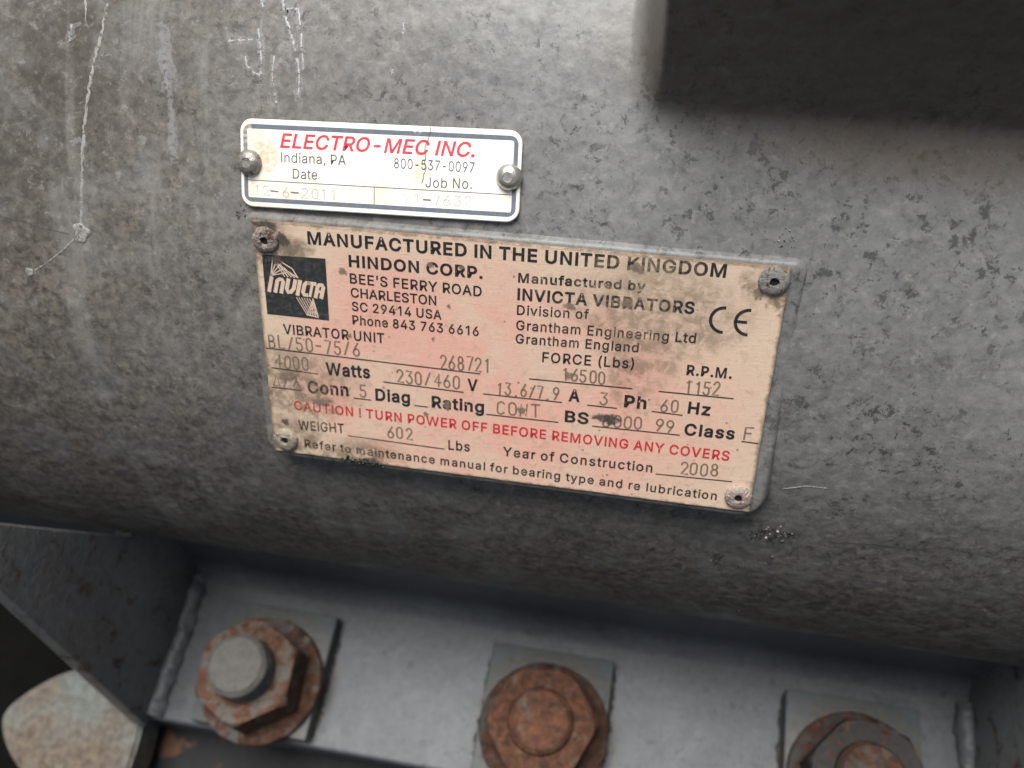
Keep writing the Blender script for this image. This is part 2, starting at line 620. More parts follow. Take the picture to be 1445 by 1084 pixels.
def weld(x, y0, y1, zc, name='weld_bead'):
    rows, ring = 110, 14
    P = np.empty((rows + 1, ring, 3))
    for i in range(rows + 1):
        y = y0 + (y1 - y0) * i / rows
        for k in range(ring):
            a = 2 * math.pi * k / ring
            P[i, k] = (x + 0.0046 * math.cos(a), y, zc + 0.0046 * math.sin(a))
    q_ = P.reshape(-1, 3)
    bulge = 0.0014 * vnoise(q_ * 170 + 4.2) + 0.0007 * vnoise(q_ * 520 + 8.1)
    d = q_ - np.array([x, 0, zc])
    d[:, 1] = 0
    d /= np.linalg.norm(d, axis=1, keepdims=True)
    q_ = q_ + d * bulge[:, None]
    f = [(i * ring + k, i * ring + (k + 1) % ring, (i + 1) * ring + (k + 1) % ring, (i + 1) * ring + k) for i in range(rows) for k in range(ring)]
    f.append(tuple(range(ring))[::-1])
    f.append(tuple(rows * ring + k for k in range(ring)))
    return mesh_obj(name, q_.tolist(), f, MAT_FOOT, MOTOR, True)


weld(-0.1510, -0.076, -0.016, FOOT_Z)
weld(0.1660, -0.074, -0.020, FOOT_Z)

# ------------------------------------------------------------------ what the motor stands on
m = NT('dark_beam_paint')
c = m.coord(None, (1000, 1000, 1000))
a = m.noise(c, 0.05, 6, 0.65, 0.6)
b = m.noise(c, 0.4, 6, 0.7)
colr = m.mix(m.rng(a, 0.60, 0.66), m.mix(b, (0.010, 0.010, 0.011), (0.024, 0.024, 0.025)), m.mix(b, (0.04, 0.02, 0.012), (0.13, 0.07, 0.045)))
MAT_BEAM = m.done(colr, 0.75, 0.0, m.bump(b, 0.0008, 0.7), 0.2)
beam = bm_obj('mounting_beam', box_bm(-0.170, 0.32, -0.122, 0.16, -0.265, FOOT_Z - 0.0282, 0.003, 2), MAT_BEAM)
tag(beam, 'dark rusty steel beam under the front edge of the motor foot', 'beam')

MAT_LUG = None
m = NT('pale_rust_plate')
c = m.coord(None, (1000, 1000, 1000))
a = m.noise(c, 0.055, 6, 0.6, 0.5)
b = m.noise(c, 0.3, 7, 0.7, 0.5)
yy = m.xyz(c)[1]
pale = m.mix(m.rng(b, 0.35, 0.65), (0.060, 0.062, 0.052), (0.100, 0.112, 0.106))
rst = m.mix(m.rng(b, 0.35, 0.65), (0.040, 0.024, 0.015), (0.105, 0.082, 0.056))
f_ = m.rng(m.math('ADD', m.math('MULTIPLY', a, 60.0), m.math('MULTIPLY', yy, -0.55)), 66, 86)
MAT_LUG = m.done(m.mix(f_, pale, rst), 0.7, 0.0, m.bump(b, 0.0006, 0.6))
lp = [(-0.1545, -0.078), (-0.160, -0.070), (-0.172, -0.061), (-0.185, -0.0595), (-0.1965, -0.0635), (-0.2065, -0.0705), (-0.2165, -0.082), (-0.2185, -0.0855),
      (-0.2150, -0.092), (-0.2080, -0.0995), (-0.2005, -0.105), (-0.190, -0.110), (-0.175, -0.112), (-0.1545, -0.112)]
lp = [tuple(np.mean([lp[(i + d_) % len(lp)] for d_ in (-1, 0, 0, 1)], axis=0)) if 0 < i < len(lp) - 1 else lp[i] for i in range(len(lp))]
for _ in range(2):                                  # round the outline
    q2 = []
    for i in range(len(lp)):
        a_, b_ = np.array(lp[i]), np.array(lp[(i + 1) % len(lp)])
        q2 += [tuple(a_ * .75 + b_ * .25), tuple(a_ * .25 + b_ * .75)]
    lp = q2
bm = bmesh.new()
top = [bm.verts.new((p[0], p[1], -0.190)) for p in lp]
bot = [bm.verts.new((p[0], p[1], -0.2075)) for p in lp]
bm.faces.new(top)
bm.faces.new(bot[::-1])
for i in range(len(lp)):
    bm.faces.new((top[i], bot[i], bot[(i + 1) % len(lp)], top[(i + 1) % len(lp)]))
bmesh.ops.recalc_face_normals(bm, faces=bm.faces[:])
bmesh.ops.bevel(bm, geom=[e for e in bm.edges if abs(e.verts[0].co.z - e.verts[1].co.z) < 1e-6], offset=0.0012, segments=2, affect='EDGES')
lug = bm_obj('mounting_lug', bm, MAT_LUG)
auto_smooth(lug, 50)
tag(lug, 'pale rust stained rounded steel lug at the lower left, beyond the gusset', 'lug')

m = NT('dark_floor')
c = m.coord(None, (100, 100, 100))
b = m.noise(c, 0.4, 6, 0.7)
MAT_FLOOR = m.done(m.mix(b, (0.003, 0.003, 0.003), (0.007, 0.007, 0.006)), 0.95, 0.0, m.bump(b, 0.004, 0.6), 0.0)
fl_ = mesh_obj('floor', [(-6, -6, -0.266), (6, -6, -0.266), (6, 6, -0.266), (-6, 6, -0.266)], [(0, 1, 2, 3)], MAT_FLOOR)
tag(fl_, kind='structure')

# ------------------------------------------------------------------ bolts
def lathe(profile, n=40):
    """profile = [(r, z)...] -> verts, faces; closes at r = 0"""
    v, f, rings = [], [], []
    for r, z in profile:
        if r < 1e-7:
            rings.append([len(v)])
            v.append((0, 0, z))
        else:
            rings.append(list(range(len(v), len(v) + n)))
            v += [(r * math.cos(2 * math.pi * k / n), r * math.sin(2 * math.pi * k / n), z) for k in range(n)]
    for a, b in zip(rings[:-1], rings[1:]):
        if len(a) == 1 and len(b) > 1:
            f += [(a[0], b[(k + 1) % n], b[k]) for k in range(n)][::-1]
        elif len(b) == 1 and len(a) > 1:
            f += [(a[k], a[(k + 1) % n], b[0]) for k in range(n)]
        elif len(a) > 1:
            f += [(a[k], a[(k + 1) % n], b[(k + 1) % n], b[k]) for k in range(n)]
    return v, f


def jitter_mesh(o, amp, scl):
    me = o.data
    co = np.empty(len(me.vertices) * 3)
    me.vertices.foreach_get('co', co)
    co = co.reshape(-1, 3)
    off = np.stack([vnoise(co * scl + s) for s in (3.3, 17.9, 31.7)], -1)
    me.vertices.foreach_set('co', (co + off * amp).ravel())
    me.update()


def nut_mesh(af, h):
    """hexagon nut with a chamfered top"""
    n = 96
    v, f = [], []
    rc = af / math.sqrt(3)
    zs = [0, h * 0.25, h * 0.5, h * 0.75, h * 0.86, h * 0.90, h * 0.94, h * 0.97, h]
    for z in zs:
        lim = rc * 1.02 if z < h * 0.86 else rc * 1.02 - (z - h * 0.86) * 0.95
        lim = max(lim, af * 0.46)
        for k in range(n):
            a = 2 * math.pi * k / n
            aa = (a + math.pi / 6) % (math.pi / 3) - math.pi / 6
            r = min(af / 2 / math.cos(aa), lim)
            v.append((r * math.cos(a), r * math.sin(a), z))
    m_ = len(zs)
    for i in range(m_ - 1):
        for k in range(n):
            kk = (k + 1) % n
            f.append((i * n + k, i * n + kk, (i + 1) * n + kk, (i + 1) * n + k))
    ri = af * 0.335
    b0 = len(v)
    for k in range(n):
        a = 2 * math.pi * k / n
        v.append((ri * math.cos(a), ri * math.sin(a), h))
    for k in range(n):
        a = 2 * math.pi * k / n
        v.append((ri * 0.9 * math.cos(a), ri * 0.9 * math.sin(a), h - 0.002))
    for s in (((m_ - 1) * n, b0), (b0, b0 + n)):
        for k in range(n):
            kk = (k + 1) % n
            f.append((s[0] + k, s[0] + kk, s[1] + kk, s[1] + k))
    return v, f


def bolt(x, turn, tip, label, mats):
    root = empty('bolt', (x, BOLT_Y, FOOT_Z + PAD_H), (0, 0, turn))
    tag(root, label, 'bolt', 'bolts holding down the motor foot')
    v, f = lathe([(0.0, 0.0), (0.0242, 0.0), (0.0248, 0.0006), (0.0248, 0.0030), (0.0242, 0.0037), (0.012, 0.0037), (0.0, 0.0037)], 64)
    w = mesh_obj('washer', v, f, mats[0], root)
    jitter_mesh(w, 0.00025, 300)
    auto_smooth(w, 35)
    v, f = nut_mesh(0.0365, 0.0175)
    nu = mesh_obj('nut', v, f, mats[1], root)
    nu.location = (0, 0, 0.0037)
    jitter_mesh(nu, 0.00014, 260)
    auto_smooth(nu, 28)
    r = 0.0116
    prof = [(r * 0.92, 0.004)]
    z0 = 0.0195
    while z0 < 0.0212 + tip - 0.0025:
        prof += [(r * 0.94, z0), (r, z0 + 0.0007), (r, z0 + 0.0011), (r * 0.94, z0 + 0.0018)]
        z0 += 0.0019
    prof += [(r * 0.97, z0), (r * 0.95, 0.0212 + tip - 0.0012), (r * 0.86, 0.0212 + tip), (r * 0.55, 0.0212 + tip + 0.0001), (0.0, 0.0212 + tip - 0.0003)]
    v, f = lathe(prof, 48)
    s = mesh_obj('bolt_shank', v, f, mats[2], root)
    jitter_mesh(s, 0.00022, 260)
    auto_smooth(s, 40)
    return root


grey_end = rusty('steel_end_grey', (0.088, 0.085, 0.079), 0.05, 1.0, None, 1.0, 0.05, 0.8, 0.62)
nut_half = rusty('nut_half_rust', (0.085, 0.075, 0.064), 0.42, 1.0, None, 1.0, 0.05, 0.8, 0.62)
wash_rust = rusty('washer_rust', (0.085, 0.088, 0.085), 0.42, 0.75, None, 1.0, 0.05, 0.8, 0.62)
nut_rust = rusty('nut_full_rust', (0.14, 0.12, 0.10), 0.80, 0.95, None, 1.0, 0.05, 0.8, 0.62)
end_rust = rusty('end_rust', (0.13, 0.12, 0.10), 0.62, 1.1, None, 0.7, 0.05, 0.8, 0.62)
wash_dark = rusty('washer_dark', (0.038, 0.034, 0.030), 0.40, 0.6, None, 1.0, 0.05, 0.8, 0.62)
nut_dark = rusty('nut_dark', (0.026, 0.025, 0.024), 0.25, 0.7, None, 1.0, 0.05, 0.8, 0.62)
end_pit = rusty('end_pitted', (0.05, 0.045, 0.040), 0.36, 0.7, None, 1.0, 0.05, 0.8, 0.62)
bolt(BOLT_X[0], rad(3), 0.011, 'bolt with clean grey end in a half rusted nut, beside the left gusset', (wash_rust, nut_half, grey_end))
bolt(BOLT_X[1], rad(37), 0.0035, 'orange brown fully rusted bolt and nut in the middle of the foot', (wash_dark, nut_rust, end_rust))
bolt(BOLT_X[2], rad(20), 0.006, 'dark grimy bolt cut off by the bottom edge, beside the right gusset', (wash_dark, nut_dark, end_pit))

# ------------------------------------------------------------------ big nameplate
def plate_mesh(name, outline, thick, mat, parent, bevel=0.00018):
    bm = bmesh.new()
    a = [bm.verts.new((p[0] * mm, p[1] * mm, 0)) for p in outline]
    b = [bm.verts.new((p[0] * mm, p[1] * mm, -thick)) for p in outline]
    bm.faces.new(a)
    bm.faces.new(b[::-1])
    n = len(a)
    for i in range(n):
        bm.faces.new((a[i], b[i], b[(i + 1) % n], a[(i + 1) % n]))
    bmesh.ops.recalc_face_normals(bm, faces=bm.faces[:])
    if bevel:
        bmesh.ops.bevel(bm, geom=[e for e in bm.edges if abs(e.verts[0].co.z) < 1e-9 and abs(e.verts[1].co.z) < 1e-9], offset=bevel, segments=2, affect='EDGES')
    return bm_obj(name, bm, mat, parent)


m = NT('tan_plate_metal')
c = m.coord(PLATE, (1000, 1000, 1000))
x, y, z = m.xyz(c)
n1 = m.noise(c, 0.05, 6, 0.62, 0.6)
n2 = m.noise(c, 0.32, 8, 0.7, 0.5)
n3 = m.noise(c, 1.1, 6, 0.7)
brush = m.noise(m.scaled(c, (0.02, 1.0, 1.0)), 9.0, 4, 0.7)
col = m.mix(m.rng(brush, 0.3, 0.7), (0.735, 0.550, 0.405), (0.835, 0.645, 0.485))
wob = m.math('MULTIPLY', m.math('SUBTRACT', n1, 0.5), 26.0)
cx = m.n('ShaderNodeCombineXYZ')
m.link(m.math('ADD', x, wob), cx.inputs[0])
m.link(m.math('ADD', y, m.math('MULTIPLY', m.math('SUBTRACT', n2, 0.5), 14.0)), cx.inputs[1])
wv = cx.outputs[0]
pink_reflection = m.addmax([m.spot(wv, (2, -8, 0), 16, 1.5, (0.55, 1, 1)), m.spot(wv, (-16, 4, 0), 14, 1.4, (0.7, 1, 1)), m.spot(wv, (-30, -14, 0), 10, 1.6),
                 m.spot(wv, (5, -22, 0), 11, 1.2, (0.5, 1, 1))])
col = m.mix(m.math('MULTIPLY', m.math('MULTIPLY', pink_reflection, m.rng(n1, 0.36, 0.60, 0.22, 1.0)), 0.72), col, (0.88, 0.43, 0.34))  # soft pink reflection, painted into the plate colour
# brown staining, heavier at the left end, round the rivets and below KINGDOM
st = m.addmax([m.spot(wv, (-58, 26, 0), 5, 1.0), m.math('MULTIPLY', m.spot(wv, (-57, -10, 0), 6, 1.3, (0.6, 1, 1)), 0.9), m.spot(wv, (-50, -12, 0), 4, 1.8),
               m.math('MULTIPLY', m.spot(wv, (34, 20, 0), 6, 1.7, (0.6, 1, 1)), 0.75), m.spot(wv, (-57, -27, 0), 4, 1.5),
               m.math('MULTIPLY', m.spot(wv, (32, 9, 0), 4, 2.0, (1, 0.6, 1)), 0.8), m.spot(wv, (-38, -30, 0), 3, 1.5, (0.5, 1, 1)), m.spot(wv, (60, 28, 0), 4, 0.8)])
col = m.mix(m.math('MULTIPLY', m.math('MULTIPLY', st, m.rng(n2, 0.36, 0.62, 0.20, 1.0)), 0.92), col, (0.19, 0.135, 0.085))
col = m.mix(m.rng(n2, 0.50, 0.72, 0.0, 0.50), col, (0.42, 0.31, 0.215))
col = m.mix(m.rng(n3, 0.55, 0.70, 0.0, 0.22), col, (0.30, 0.22, 0.15))
sp = m.voro(m.scaled(c, (1, 1, 1), (3, 7, 0)), 0.30)
spm = m.math('MULTIPLY', m.rng(sp, 0.055, 0.13, 1.0, 0.0), m.rng(m.noise(c, 0.12, 3, 0.5), 0.48, 0.56))
col = m.mix(m.math('MULTIPLY', spm, 0.7), col, (0.16, 0.12, 0.085))
edge = m.math('MAXIMUM', m.rng(m.math('ADD', m.math('ABSOLUTE', x), m.math('MULTIPLY', n2, 2.4)), 62.6, 63.8), m.rng(m.math('ADD', m.math('ABSOLUTE', y), m.math('MULTIPLY', n2, 2.2)), 32.2, 33.2))
col = m.mix(m.math('MULTIPLY', edge, 0.8), col, (0.17, 0.12, 0.08))
h = m.math('ADD', m.math('MULTIPLY', brush, 0.5), m.math('MULTIPLY', n2, 0.7))
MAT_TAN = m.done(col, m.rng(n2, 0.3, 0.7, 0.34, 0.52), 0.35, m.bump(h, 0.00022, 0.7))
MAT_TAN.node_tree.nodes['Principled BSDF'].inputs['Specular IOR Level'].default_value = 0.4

outl = []
for x0, y0, x1, y1 in ((-62.3, -31.95, 62.3, -31.95), (62.5, -31.75, 62.5, 31.75), (62.3, 31.95, -62.3, 31.95), (-62.5, 31.75, -62.5, -31.75)):
    k = 40 if abs(x1 - x0) > 10 else 20
    for i in range(k):
        u = i / k
        px, py = x0 + (x1 - x0) * u, y0 + (y1 - y0) * u
        j = 0.10 * random.uniform(-1, 1)
        outl.append((px + (j if abs(x1 - x0) < 10 else 0), py + (j if abs(x1 - x0) > 10 else 0)))
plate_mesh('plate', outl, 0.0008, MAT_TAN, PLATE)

FADE_Z = [(32, 27.5, 5, 0.62), (40, 29, 3, 0.45), (24, 23, 6, 0.5), (30, 19.5, 7, 0.62), (-50, -12, 4, 0.55), (-50, -17, 5, 0.5), (-52, -23, 6, 0.35), (-38, -29, 4, 0.6), (14, 14, 5, 0.3), (-60, 15, 4, 0.3), (7, 23, 2, 0.4)]
INK_BLACK = ink('ink_black', (0.012, 0.012, 0.013), (0.055, 0.05, 0.045), PLATE, 0.55, FADE_Z)
INK_RED = ink('ink_red', (0.46, 0.014, 0.028), (0.50, 0.08, 0.07), PLATE, 0.55, FADE_Z)
INK_STAMP = ink('stamped_groove', (0.15, 0.105, 0.07), (0.27, 0.19, 0.13), PLATE, 0.45, [(-56, -8, 5, 0.25)], 0.7, 0.22)
GROOVE_LIT = ink('stamped_lit_edge', (0.66, 0.52, 0.42), (0.6, 0.46, 0.36), PLATE, 0.8, [], 0.4, 0.45)  # lit edge of each groove, painted as a pale offset ribbon


# grotesque outlines: advance, contours (thousandths of the em; cap height 509)
FONT = {
    '!': (196, ['67,160 63,509 132,509 128,160', '98,-4 86,-3 75,1 66,9 58,18 54,29 52,41 54,53 58,64 66,73 75,80 86,85 98,86 110,85 121,80 130,73 138,64 142,53 143,41 142,29 138,18 130,9 121,1 110,-3']),
    "'": (206, ['78,318 70,509 136,509 128,318']),
    '(': (273, ['89,207 90,244 94,283 101,324 109,364 119,403 132,441 145,477 160,510 177,539 236,539 219,503 204,466 191,428 179,390 169,351 161,313 156,276 152,241 151,207 152,176 155,145 160,115 167,83 177,50 188,16 202,-19 218,-57 236,-96 177,-96 150,-46 128,4 111,55 99,106 92,156']),
    ')': (273, ['37,-96 56,-56 72,-18 86,18 97,52 106,85 113,116 118,147 121,177 122,207 121,241 117,276 112,313 104,351 94,390 82,428 69,466 54,503 37,539 97,539 113,510 128,477 142,441 154,403 164,364 173,323 179,283 183,244 184,207 182,156 174,104 161,53 144,3 123,-47 97,-96']),
    ',': (188, ['38,-119 68,71 137,71 84,-119']),
    '-': (453, ['337,244 337,188 114,188 114,244']),
    '.': (188, ['95,-4 83,-3 73,1 63,9 55,18 51,29 50,41 51,53 55,64 63,73 73,81 83,85 95,87 107,85 118,81 128,73 135,64 140,53 141,41 140,29 135,18 128,9 118,1 107,-3']),
    '0': (453, ['227,-7 191,-3 158,7 130,24 105,48 85,77 69,113 57,155 50,202 48,254 50,306 57,353 69,395 85,431 106,461 130,484 159,502 191,512 227,516 262,512 295,502 323,484 348,461 368,431 384,395 396,353 403,306 405,254 403,202 396,155 384,113 368,77 348,48 323,24 295,7 263,-3', '227,50 250,52 271,60 290,74 306,92 320,116 330,144 338,176 342,213 344,254 342,295 338,332 330,365 320,393 306,416 290,435 271,449 250,457 227,460 203,457 182,449 163,435 147,416 134,393 123,365 115,332 111,295 109,254 111,213 115,176 123,144 134,116 147,92 163,74 182,60 203,52']),
    '1': (400, ['276,509 276,0 212,0 212,448 209,448 86,358 86,427 198,509']),
    '2': (453, ['64,0 64,47 234,229 282,282 294,298 303,312 311,327 316,341 319,356 320,371 319,389 315,405 308,419 298,431 287,441 273,449 258,455 241,458 224,460 205,458 188,454 172,447 159,438 148,427 139,413 132,398 128,381 127,362 66,362 68,391 75,418 86,442 102,464 121,482 143,496 168,507 196,513 225,516 254,513 281,507 306,497 328,482 346,465 361,445 372,423 379,398 381,372 380,354 377,336 371,318 363,299 351,280 336,259 267,180 153,60 153,57 389,57 389,0']),
    '3': (453, ['218,-7 188,-5 159,1 133,10 108,22 88,38 70,57 57,79 48,104 44,132 109,132 112,115 118,100 126,87 137,76 150,66 165,59 182,54 200,51 219,50 239,51 258,55 275,61 291,69 304,80 315,93 323,108 328,125 329,145 328,163 323,180 316,196 306,211 292,223 275,234 254,241 229,246 201,248 157,248 157,299 288,448 288,452 70,452 70,509 372,509 372,461 211,278 211,289 247,290 279,286 308,276 333,262 354,244 371,222 383,198 391,173 393,145 390,116 383,90 370,66 354,45 333,27 309,12 281,2 251,-5']),
    '4': (453, ['40,105 40,158 247,509 311,509 109,166 109,163 413,163 413,105', '282,0 282,121 282,146 282,318 343,318 343,0']),
    '5': (453, ['221,-7 192,-5 165,1 140,11 118,25 99,41 83,60 71,82 63,105 60,130 122,130 125,115 130,102 138,89 148,78 160,68 173,60 188,54 204,51 221,50 241,51 259,56 276,64 291,75 304,89 314,104 322,122 326,141 328,162 326,183 321,203 314,221 303,237 290,251 275,262 257,270 238,275 218,277 201,276 184,273 167,268 152,262 139,255 128,246 67,253 96,509 366,509 366,452 151,452 134,301 136,301 148,311 162,318 178,325 194,330 212,333 229,334 252,332 274,328 294,321 313,311 330,299 345,285 358,269 370,251 379,231 386,210 390,187 391,163 388,132 381,102 369,76 352,52 332,32 309,15 282,3 253,-4']),
    '6': (453, ['226,-7 196,-4 168,3 142,15 119,31 100,51 84,74 73,101 66,130 64,162 65,187 71,212 80,239 93,268 112,302 137,340 252,509 322,509 151,261 145,261 151,270 157,279 165,288 174,295 184,302 196,307 208,311 221,313 235,314 265,312 291,305 316,295 337,280 355,262 370,240 380,215 387,187 389,157 387,127 379,98 368,73 352,50 333,30 310,14 284,3 257,-4', '226,48 245,50 263,55 279,63 293,73 304,86 314,101 322,119 326,137 327,157 326,178 322,196 314,213 304,228 293,241 279,251 263,259 245,264 226,265 207,264 190,259 174,252 160,241 148,229 138,214 131,197 126,179 125,158 126,138 131,119 138,102 148,86 160,73 174,63 190,55 207,50']),
    '7': (453, ['97,0 323,448 323,452 62,452 62,509 391,509 391,449 165,0']),
    '8': (453, ['374,378 370,346 357,316 337,289 310,268 278,253 244,245 208,245 174,253 142,268 115,289 95,316 82,346 78,378 82,410 95,440 115,467 142,488 174,503 208,511 244,511 278,503 310,488 337,467 357,440 370,410', '312,378 310,396 302,413 290,428 275,441 256,449 236,453 216,453 196,449 177,441 162,428 150,413 142,396 140,378 142,360 150,343 162,328 177,315 196,307 216,303 236,303 256,307 275,315 290,328 302,343 310,360', '396,141 391,106 377,72 353,43 323,19 286,3 246,-6 206,-6 166,3 129,19 99,43 75,72 61,106 56,141 61,176 75,210 99,239 129,263 166,279 206,288 246,288 286,279 323,263 353,239 377,210 391,176', '332,141 329,163 320,183 305,201 286,215 264,225 239,230 213,230 188,225 166,215 147,201 132,183 123,163 120,141 123,119 132,99 147,81 166,67 188,57 213,52 239,52 264,57 286,67 305,81 320,99 329,119']),
    '9': (453, ['226,516 256,513 285,506 310,494 333,478 352,458 368,434 380,408 387,378 389,347 387,322 382,296 373,270 359,240 340,207 315,168 200,0 130,0 301,248 307,248 302,238 295,229 287,221 278,214 268,207 257,202 245,198 232,195 218,195 188,197 161,203 137,214 116,229 98,247 83,269 72,294 66,321 64,352 66,382 73,411 85,436 101,459 120,479 143,494 168,506 196,513', '226,460 207,459 190,454 174,446 160,435 148,423 138,407 131,390 127,372 125,352 127,331 131,313 138,295 148,280 160,268 174,257 190,250 207,245 226,243 245,245 263,249 279,257 293,267 305,280 314,295 322,312 326,330 327,350 326,371 322,390 314,407 305,422 293,435 279,446 263,454 245,459']),
    'A': (480, ['16,0 201,509 276,509 463,0 395,0 287,302 264,372 232,478 245,478 213,371 191,302 85,0', '110,142 110,199 370,199 370,142']),
    'B': (456, ['60,0 60,509 241,509 274,507 304,501 329,491 350,477 367,461 381,442 390,421 396,398 398,374 397,353 393,336 387,320 378,307 368,295 356,286 343,278 329,272 315,267 315,262 331,260 347,254 363,245 378,234 391,220 402,203 411,184 416,161 418,136 416,111 410,88 400,67 386,48 368,31 344,18 317,8 284,2 247,0', '125,57 245,57 281,60 309,67 330,80 344,96 353,115 355,137 354,153 350,169 342,184 333,197 320,209 306,218 289,225 269,229 248,231 125,231', '125,285 238,285 256,287 273,290 288,296 302,304 314,314 323,326 330,340 335,355 336,372 333,393 326,412 313,429 294,442 270,449 240,452 125,452']),
    'C': (510, ['267,-7 225,-3 186,7 150,25 119,49 92,79 70,115 53,157 44,203 40,254 44,305 53,352 70,393 92,429 119,459 150,484 186,501 225,512 267,516 293,514 317,511 340,504 362,496 383,485 402,471 419,456 435,438 448,418 459,397 467,373 473,348 408,348 404,365 397,380 389,395 380,407 369,418 357,428 344,437 330,444 315,449 300,453 284,455 267,456 237,453 209,445 184,432 161,414 141,391 125,364 113,332 106,295 103,254 106,213 113,177 125,145 141,117 161,94 184,76 210,63 237,56 267,53 284,54 300,56 315,60 330,65 344,72 357,81 369,90 380,102 389,114 397,128 404,144 408,160 473,160 467,135 459,112 448,91 435,71 420,53 402,38 383,24 363,13 341,5 317,-2 293,-6']),
    'D': (502, ['219,0 96,0 96,57 215,57 254,60 288,68 318,81 343,99 363,122 379,149 390,181 397,216 399,255 397,294 390,329 379,361 364,388 344,410 320,428 291,441 258,449 221,452 93,452 93,509 225,509 273,505 315,495 353,478 385,455 412,426 433,391 449,351 458,306 462,255 458,205 449,159 433,119 411,83 384,54 351,31 312,14 268,3', '125,509 125,0 60,0 60,509']),
    'E': (419, ['60,0 60,509 372,509 372,452 125,452 125,286 355,286 355,229 125,229 125,57 375,57 375,0']),
    'F': (410, ['60,0 60,509 369,509 369,452 125,452 125,278 346,278 346,221 125,221 125,0']),
    'G': (520, ['269,-7 225,-3 185,7 149,25 118,49 91,79 69,116 53,157 43,203 40,254 43,305 53,352 69,393 91,429 117,459 149,484 184,501 223,512 265,516 291,514 316,510 340,504 363,494 384,483 403,469 421,453 436,436 449,416 460,395 468,373 474,349 408,349 402,365 395,379 387,393 378,406 368,417 356,427 344,436 330,443 315,448 300,453 283,455 265,456 236,453 209,445 183,432 160,414 141,392 125,364 113,332 106,295 103,254 106,213 113,177 125,145 141,117 161,95 184,76 210,63 238,56 269,53 296,55 322,61 345,71 365,85 382,102 396,123 407,147 413,173 415,202 434,199 283,199 283,256 478,256 478,200 475,160 466,124 451,91 431,62 406,38 377,19 344,5 308,-4']),
    'H': (517, ['60,0 60,509 125,509 125,289 392,289 392,509 457,509 457,0 392,0 392,232 125,232 125,0']),
    'I': (185, ['60,0 60,509 125,509 125,0']),
    'J': (396, ['185,-7 143,-2 106,11 75,33 52,63 38,100 33,145 33,173 98,173 98,145 100,117 108,93 122,74 139,61 160,53 185,50 209,53 230,61 248,74 261,93 269,117 272,145 272,509 336,509 336,145 332,100 318,63 294,33 263,11 227,-2']),
    'K': (467, ['104,145 104,216 139,261 174,303 212,344 364,509 448,509 231,276 228,276', '60,0 60,509 125,509 125,334 124,225 125,193 125,0', '372,0 188,259 228,309 449,0']),
    'L': (393, ['60,0 60,509 125,509 125,57 361,57 361,0']),
    'M': (628, ['60,0 60,509 150,509 314,92 478,509 568,509 568,0 505,0 505,400 346,0 282,0 123,400 123,0']),
    'N': (508, ['60,0 60,509 126,509 384,112 384,509 448,509 448,0 382,0 124,397 124,0']),
    'O': (533, ['267,-7 225,-3 186,7 150,25 119,49 92,79 70,115 53,157 44,203 40,254 44,305 53,352 70,393 92,429 119,459 150,484 186,501 225,512 267,516 309,512 348,501 384,484 415,459 442,429 464,393 480,352 490,305 493,254 490,203 480,157 464,115 442,79 415,49 384,25 348,7 309,-3', '267,53 296,55 324,63 349,76 372,94 392,116 408,144 420,176 428,213 430,254 428,295 420,332 408,365 392,392 372,415 349,433 324,446 296,453 267,456 237,453 210,445 184,433 161,415 142,392 125,364 113,332 106,295 103,254 106,213 113,176 125,144 142,117 161,94 184,76 210,63 237,55']),
    'P': (445, ['60,0 60,509 235,509 272,506 305,499 332,487 356,471 375,452 390,430 400,404 407,377 409,348 407,318 400,291 390,265 375,243 356,223 332,207 305,195 272,188 235,186 109,186 109,242 233,242 257,244 279,248 297,256 312,266 324,279 333,294 339,310 343,328 344,348 343,367 339,385 333,402 324,416 312,428 297,439 279,446 257,451 232,452 125,452 125,0']),
    'R': (449, ['60,0 60,509 236,509 273,506 305,500 333,489 356,473 376,455 390,433 401,408 407,381 409,352 407,323 401,296 390,271 376,250 356,232 333,217 305,206 273,200 236,198 96,198 96,255 234,255 258,256 280,260 298,267 313,276 325,287 334,300 340,316 344,333 345,352 344,371 340,389 334,405 325,419 313,430 298,440 279,446 258,451 233,452 125,452 125,0', '353,0 230,229 303,229 428,0']),
    'S': (447, ['224,-9 188,-7 156,-1 128,9 102,23 81,40 64,60 51,83 42,109 38,137 104,137 108,118 114,102 123,88 136,76 150,66 166,59 185,53 204,50 224,49 246,50 267,54 286,60 303,69 317,79 329,92 338,106 344,122 346,139 344,154 340,168 332,179 322,189 310,197 296,205 245,222 184,239 145,253 112,269 86,289 67,313 56,341 52,372 54,400 62,425 75,448 92,468 113,484 138,498 165,508 195,514 227,516 259,514 289,508 316,498 340,484 360,468 377,449 390,427 398,403 401,378 337,378 332,402 320,421 302,437 280,449 254,456 225,459 204,457 185,454 167,448 152,440 139,430 129,418 121,405 117,391 115,376 117,359 122,345 131,334 142,324 155,315 169,308 212,293 264,279 312,264 328,256 344,248 359,238 372,226 384,213 395,198 402,180 407,161 408,139 406,112 399,87 386,64 370,43 349,25 323,11 294,0 261,-7']),
    'T': (449, ['32,452 32,509 417,509 417,452 257,452 257,0 193,0 193,452']),
    'U': (517, ['259,-8 220,-6 186,2 154,15 126,33 103,55 85,80 71,108 63,140 60,173 60,509 124,509 124,178 126,155 132,133 141,113 153,95 169,80 187,68 208,59 232,53 259,52 285,53 309,59 331,68 349,80 364,95 377,113 385,133 391,155 393,178 393,509 457,509 457,173 454,140 446,108 433,80 414,55 391,33 363,15 332,2 297,-6']),
    'V': (480, ['204,0 16,509 84,509 192,206 215,137 248,31 235,31 267,138 290,206 395,509 463,509 278,0']),
    'W': (700, ['10,509 78,509 190,100 316,509 384,509 510,100 622,509 690,509 545,0 477,0 350,412 223,0 155,0']),
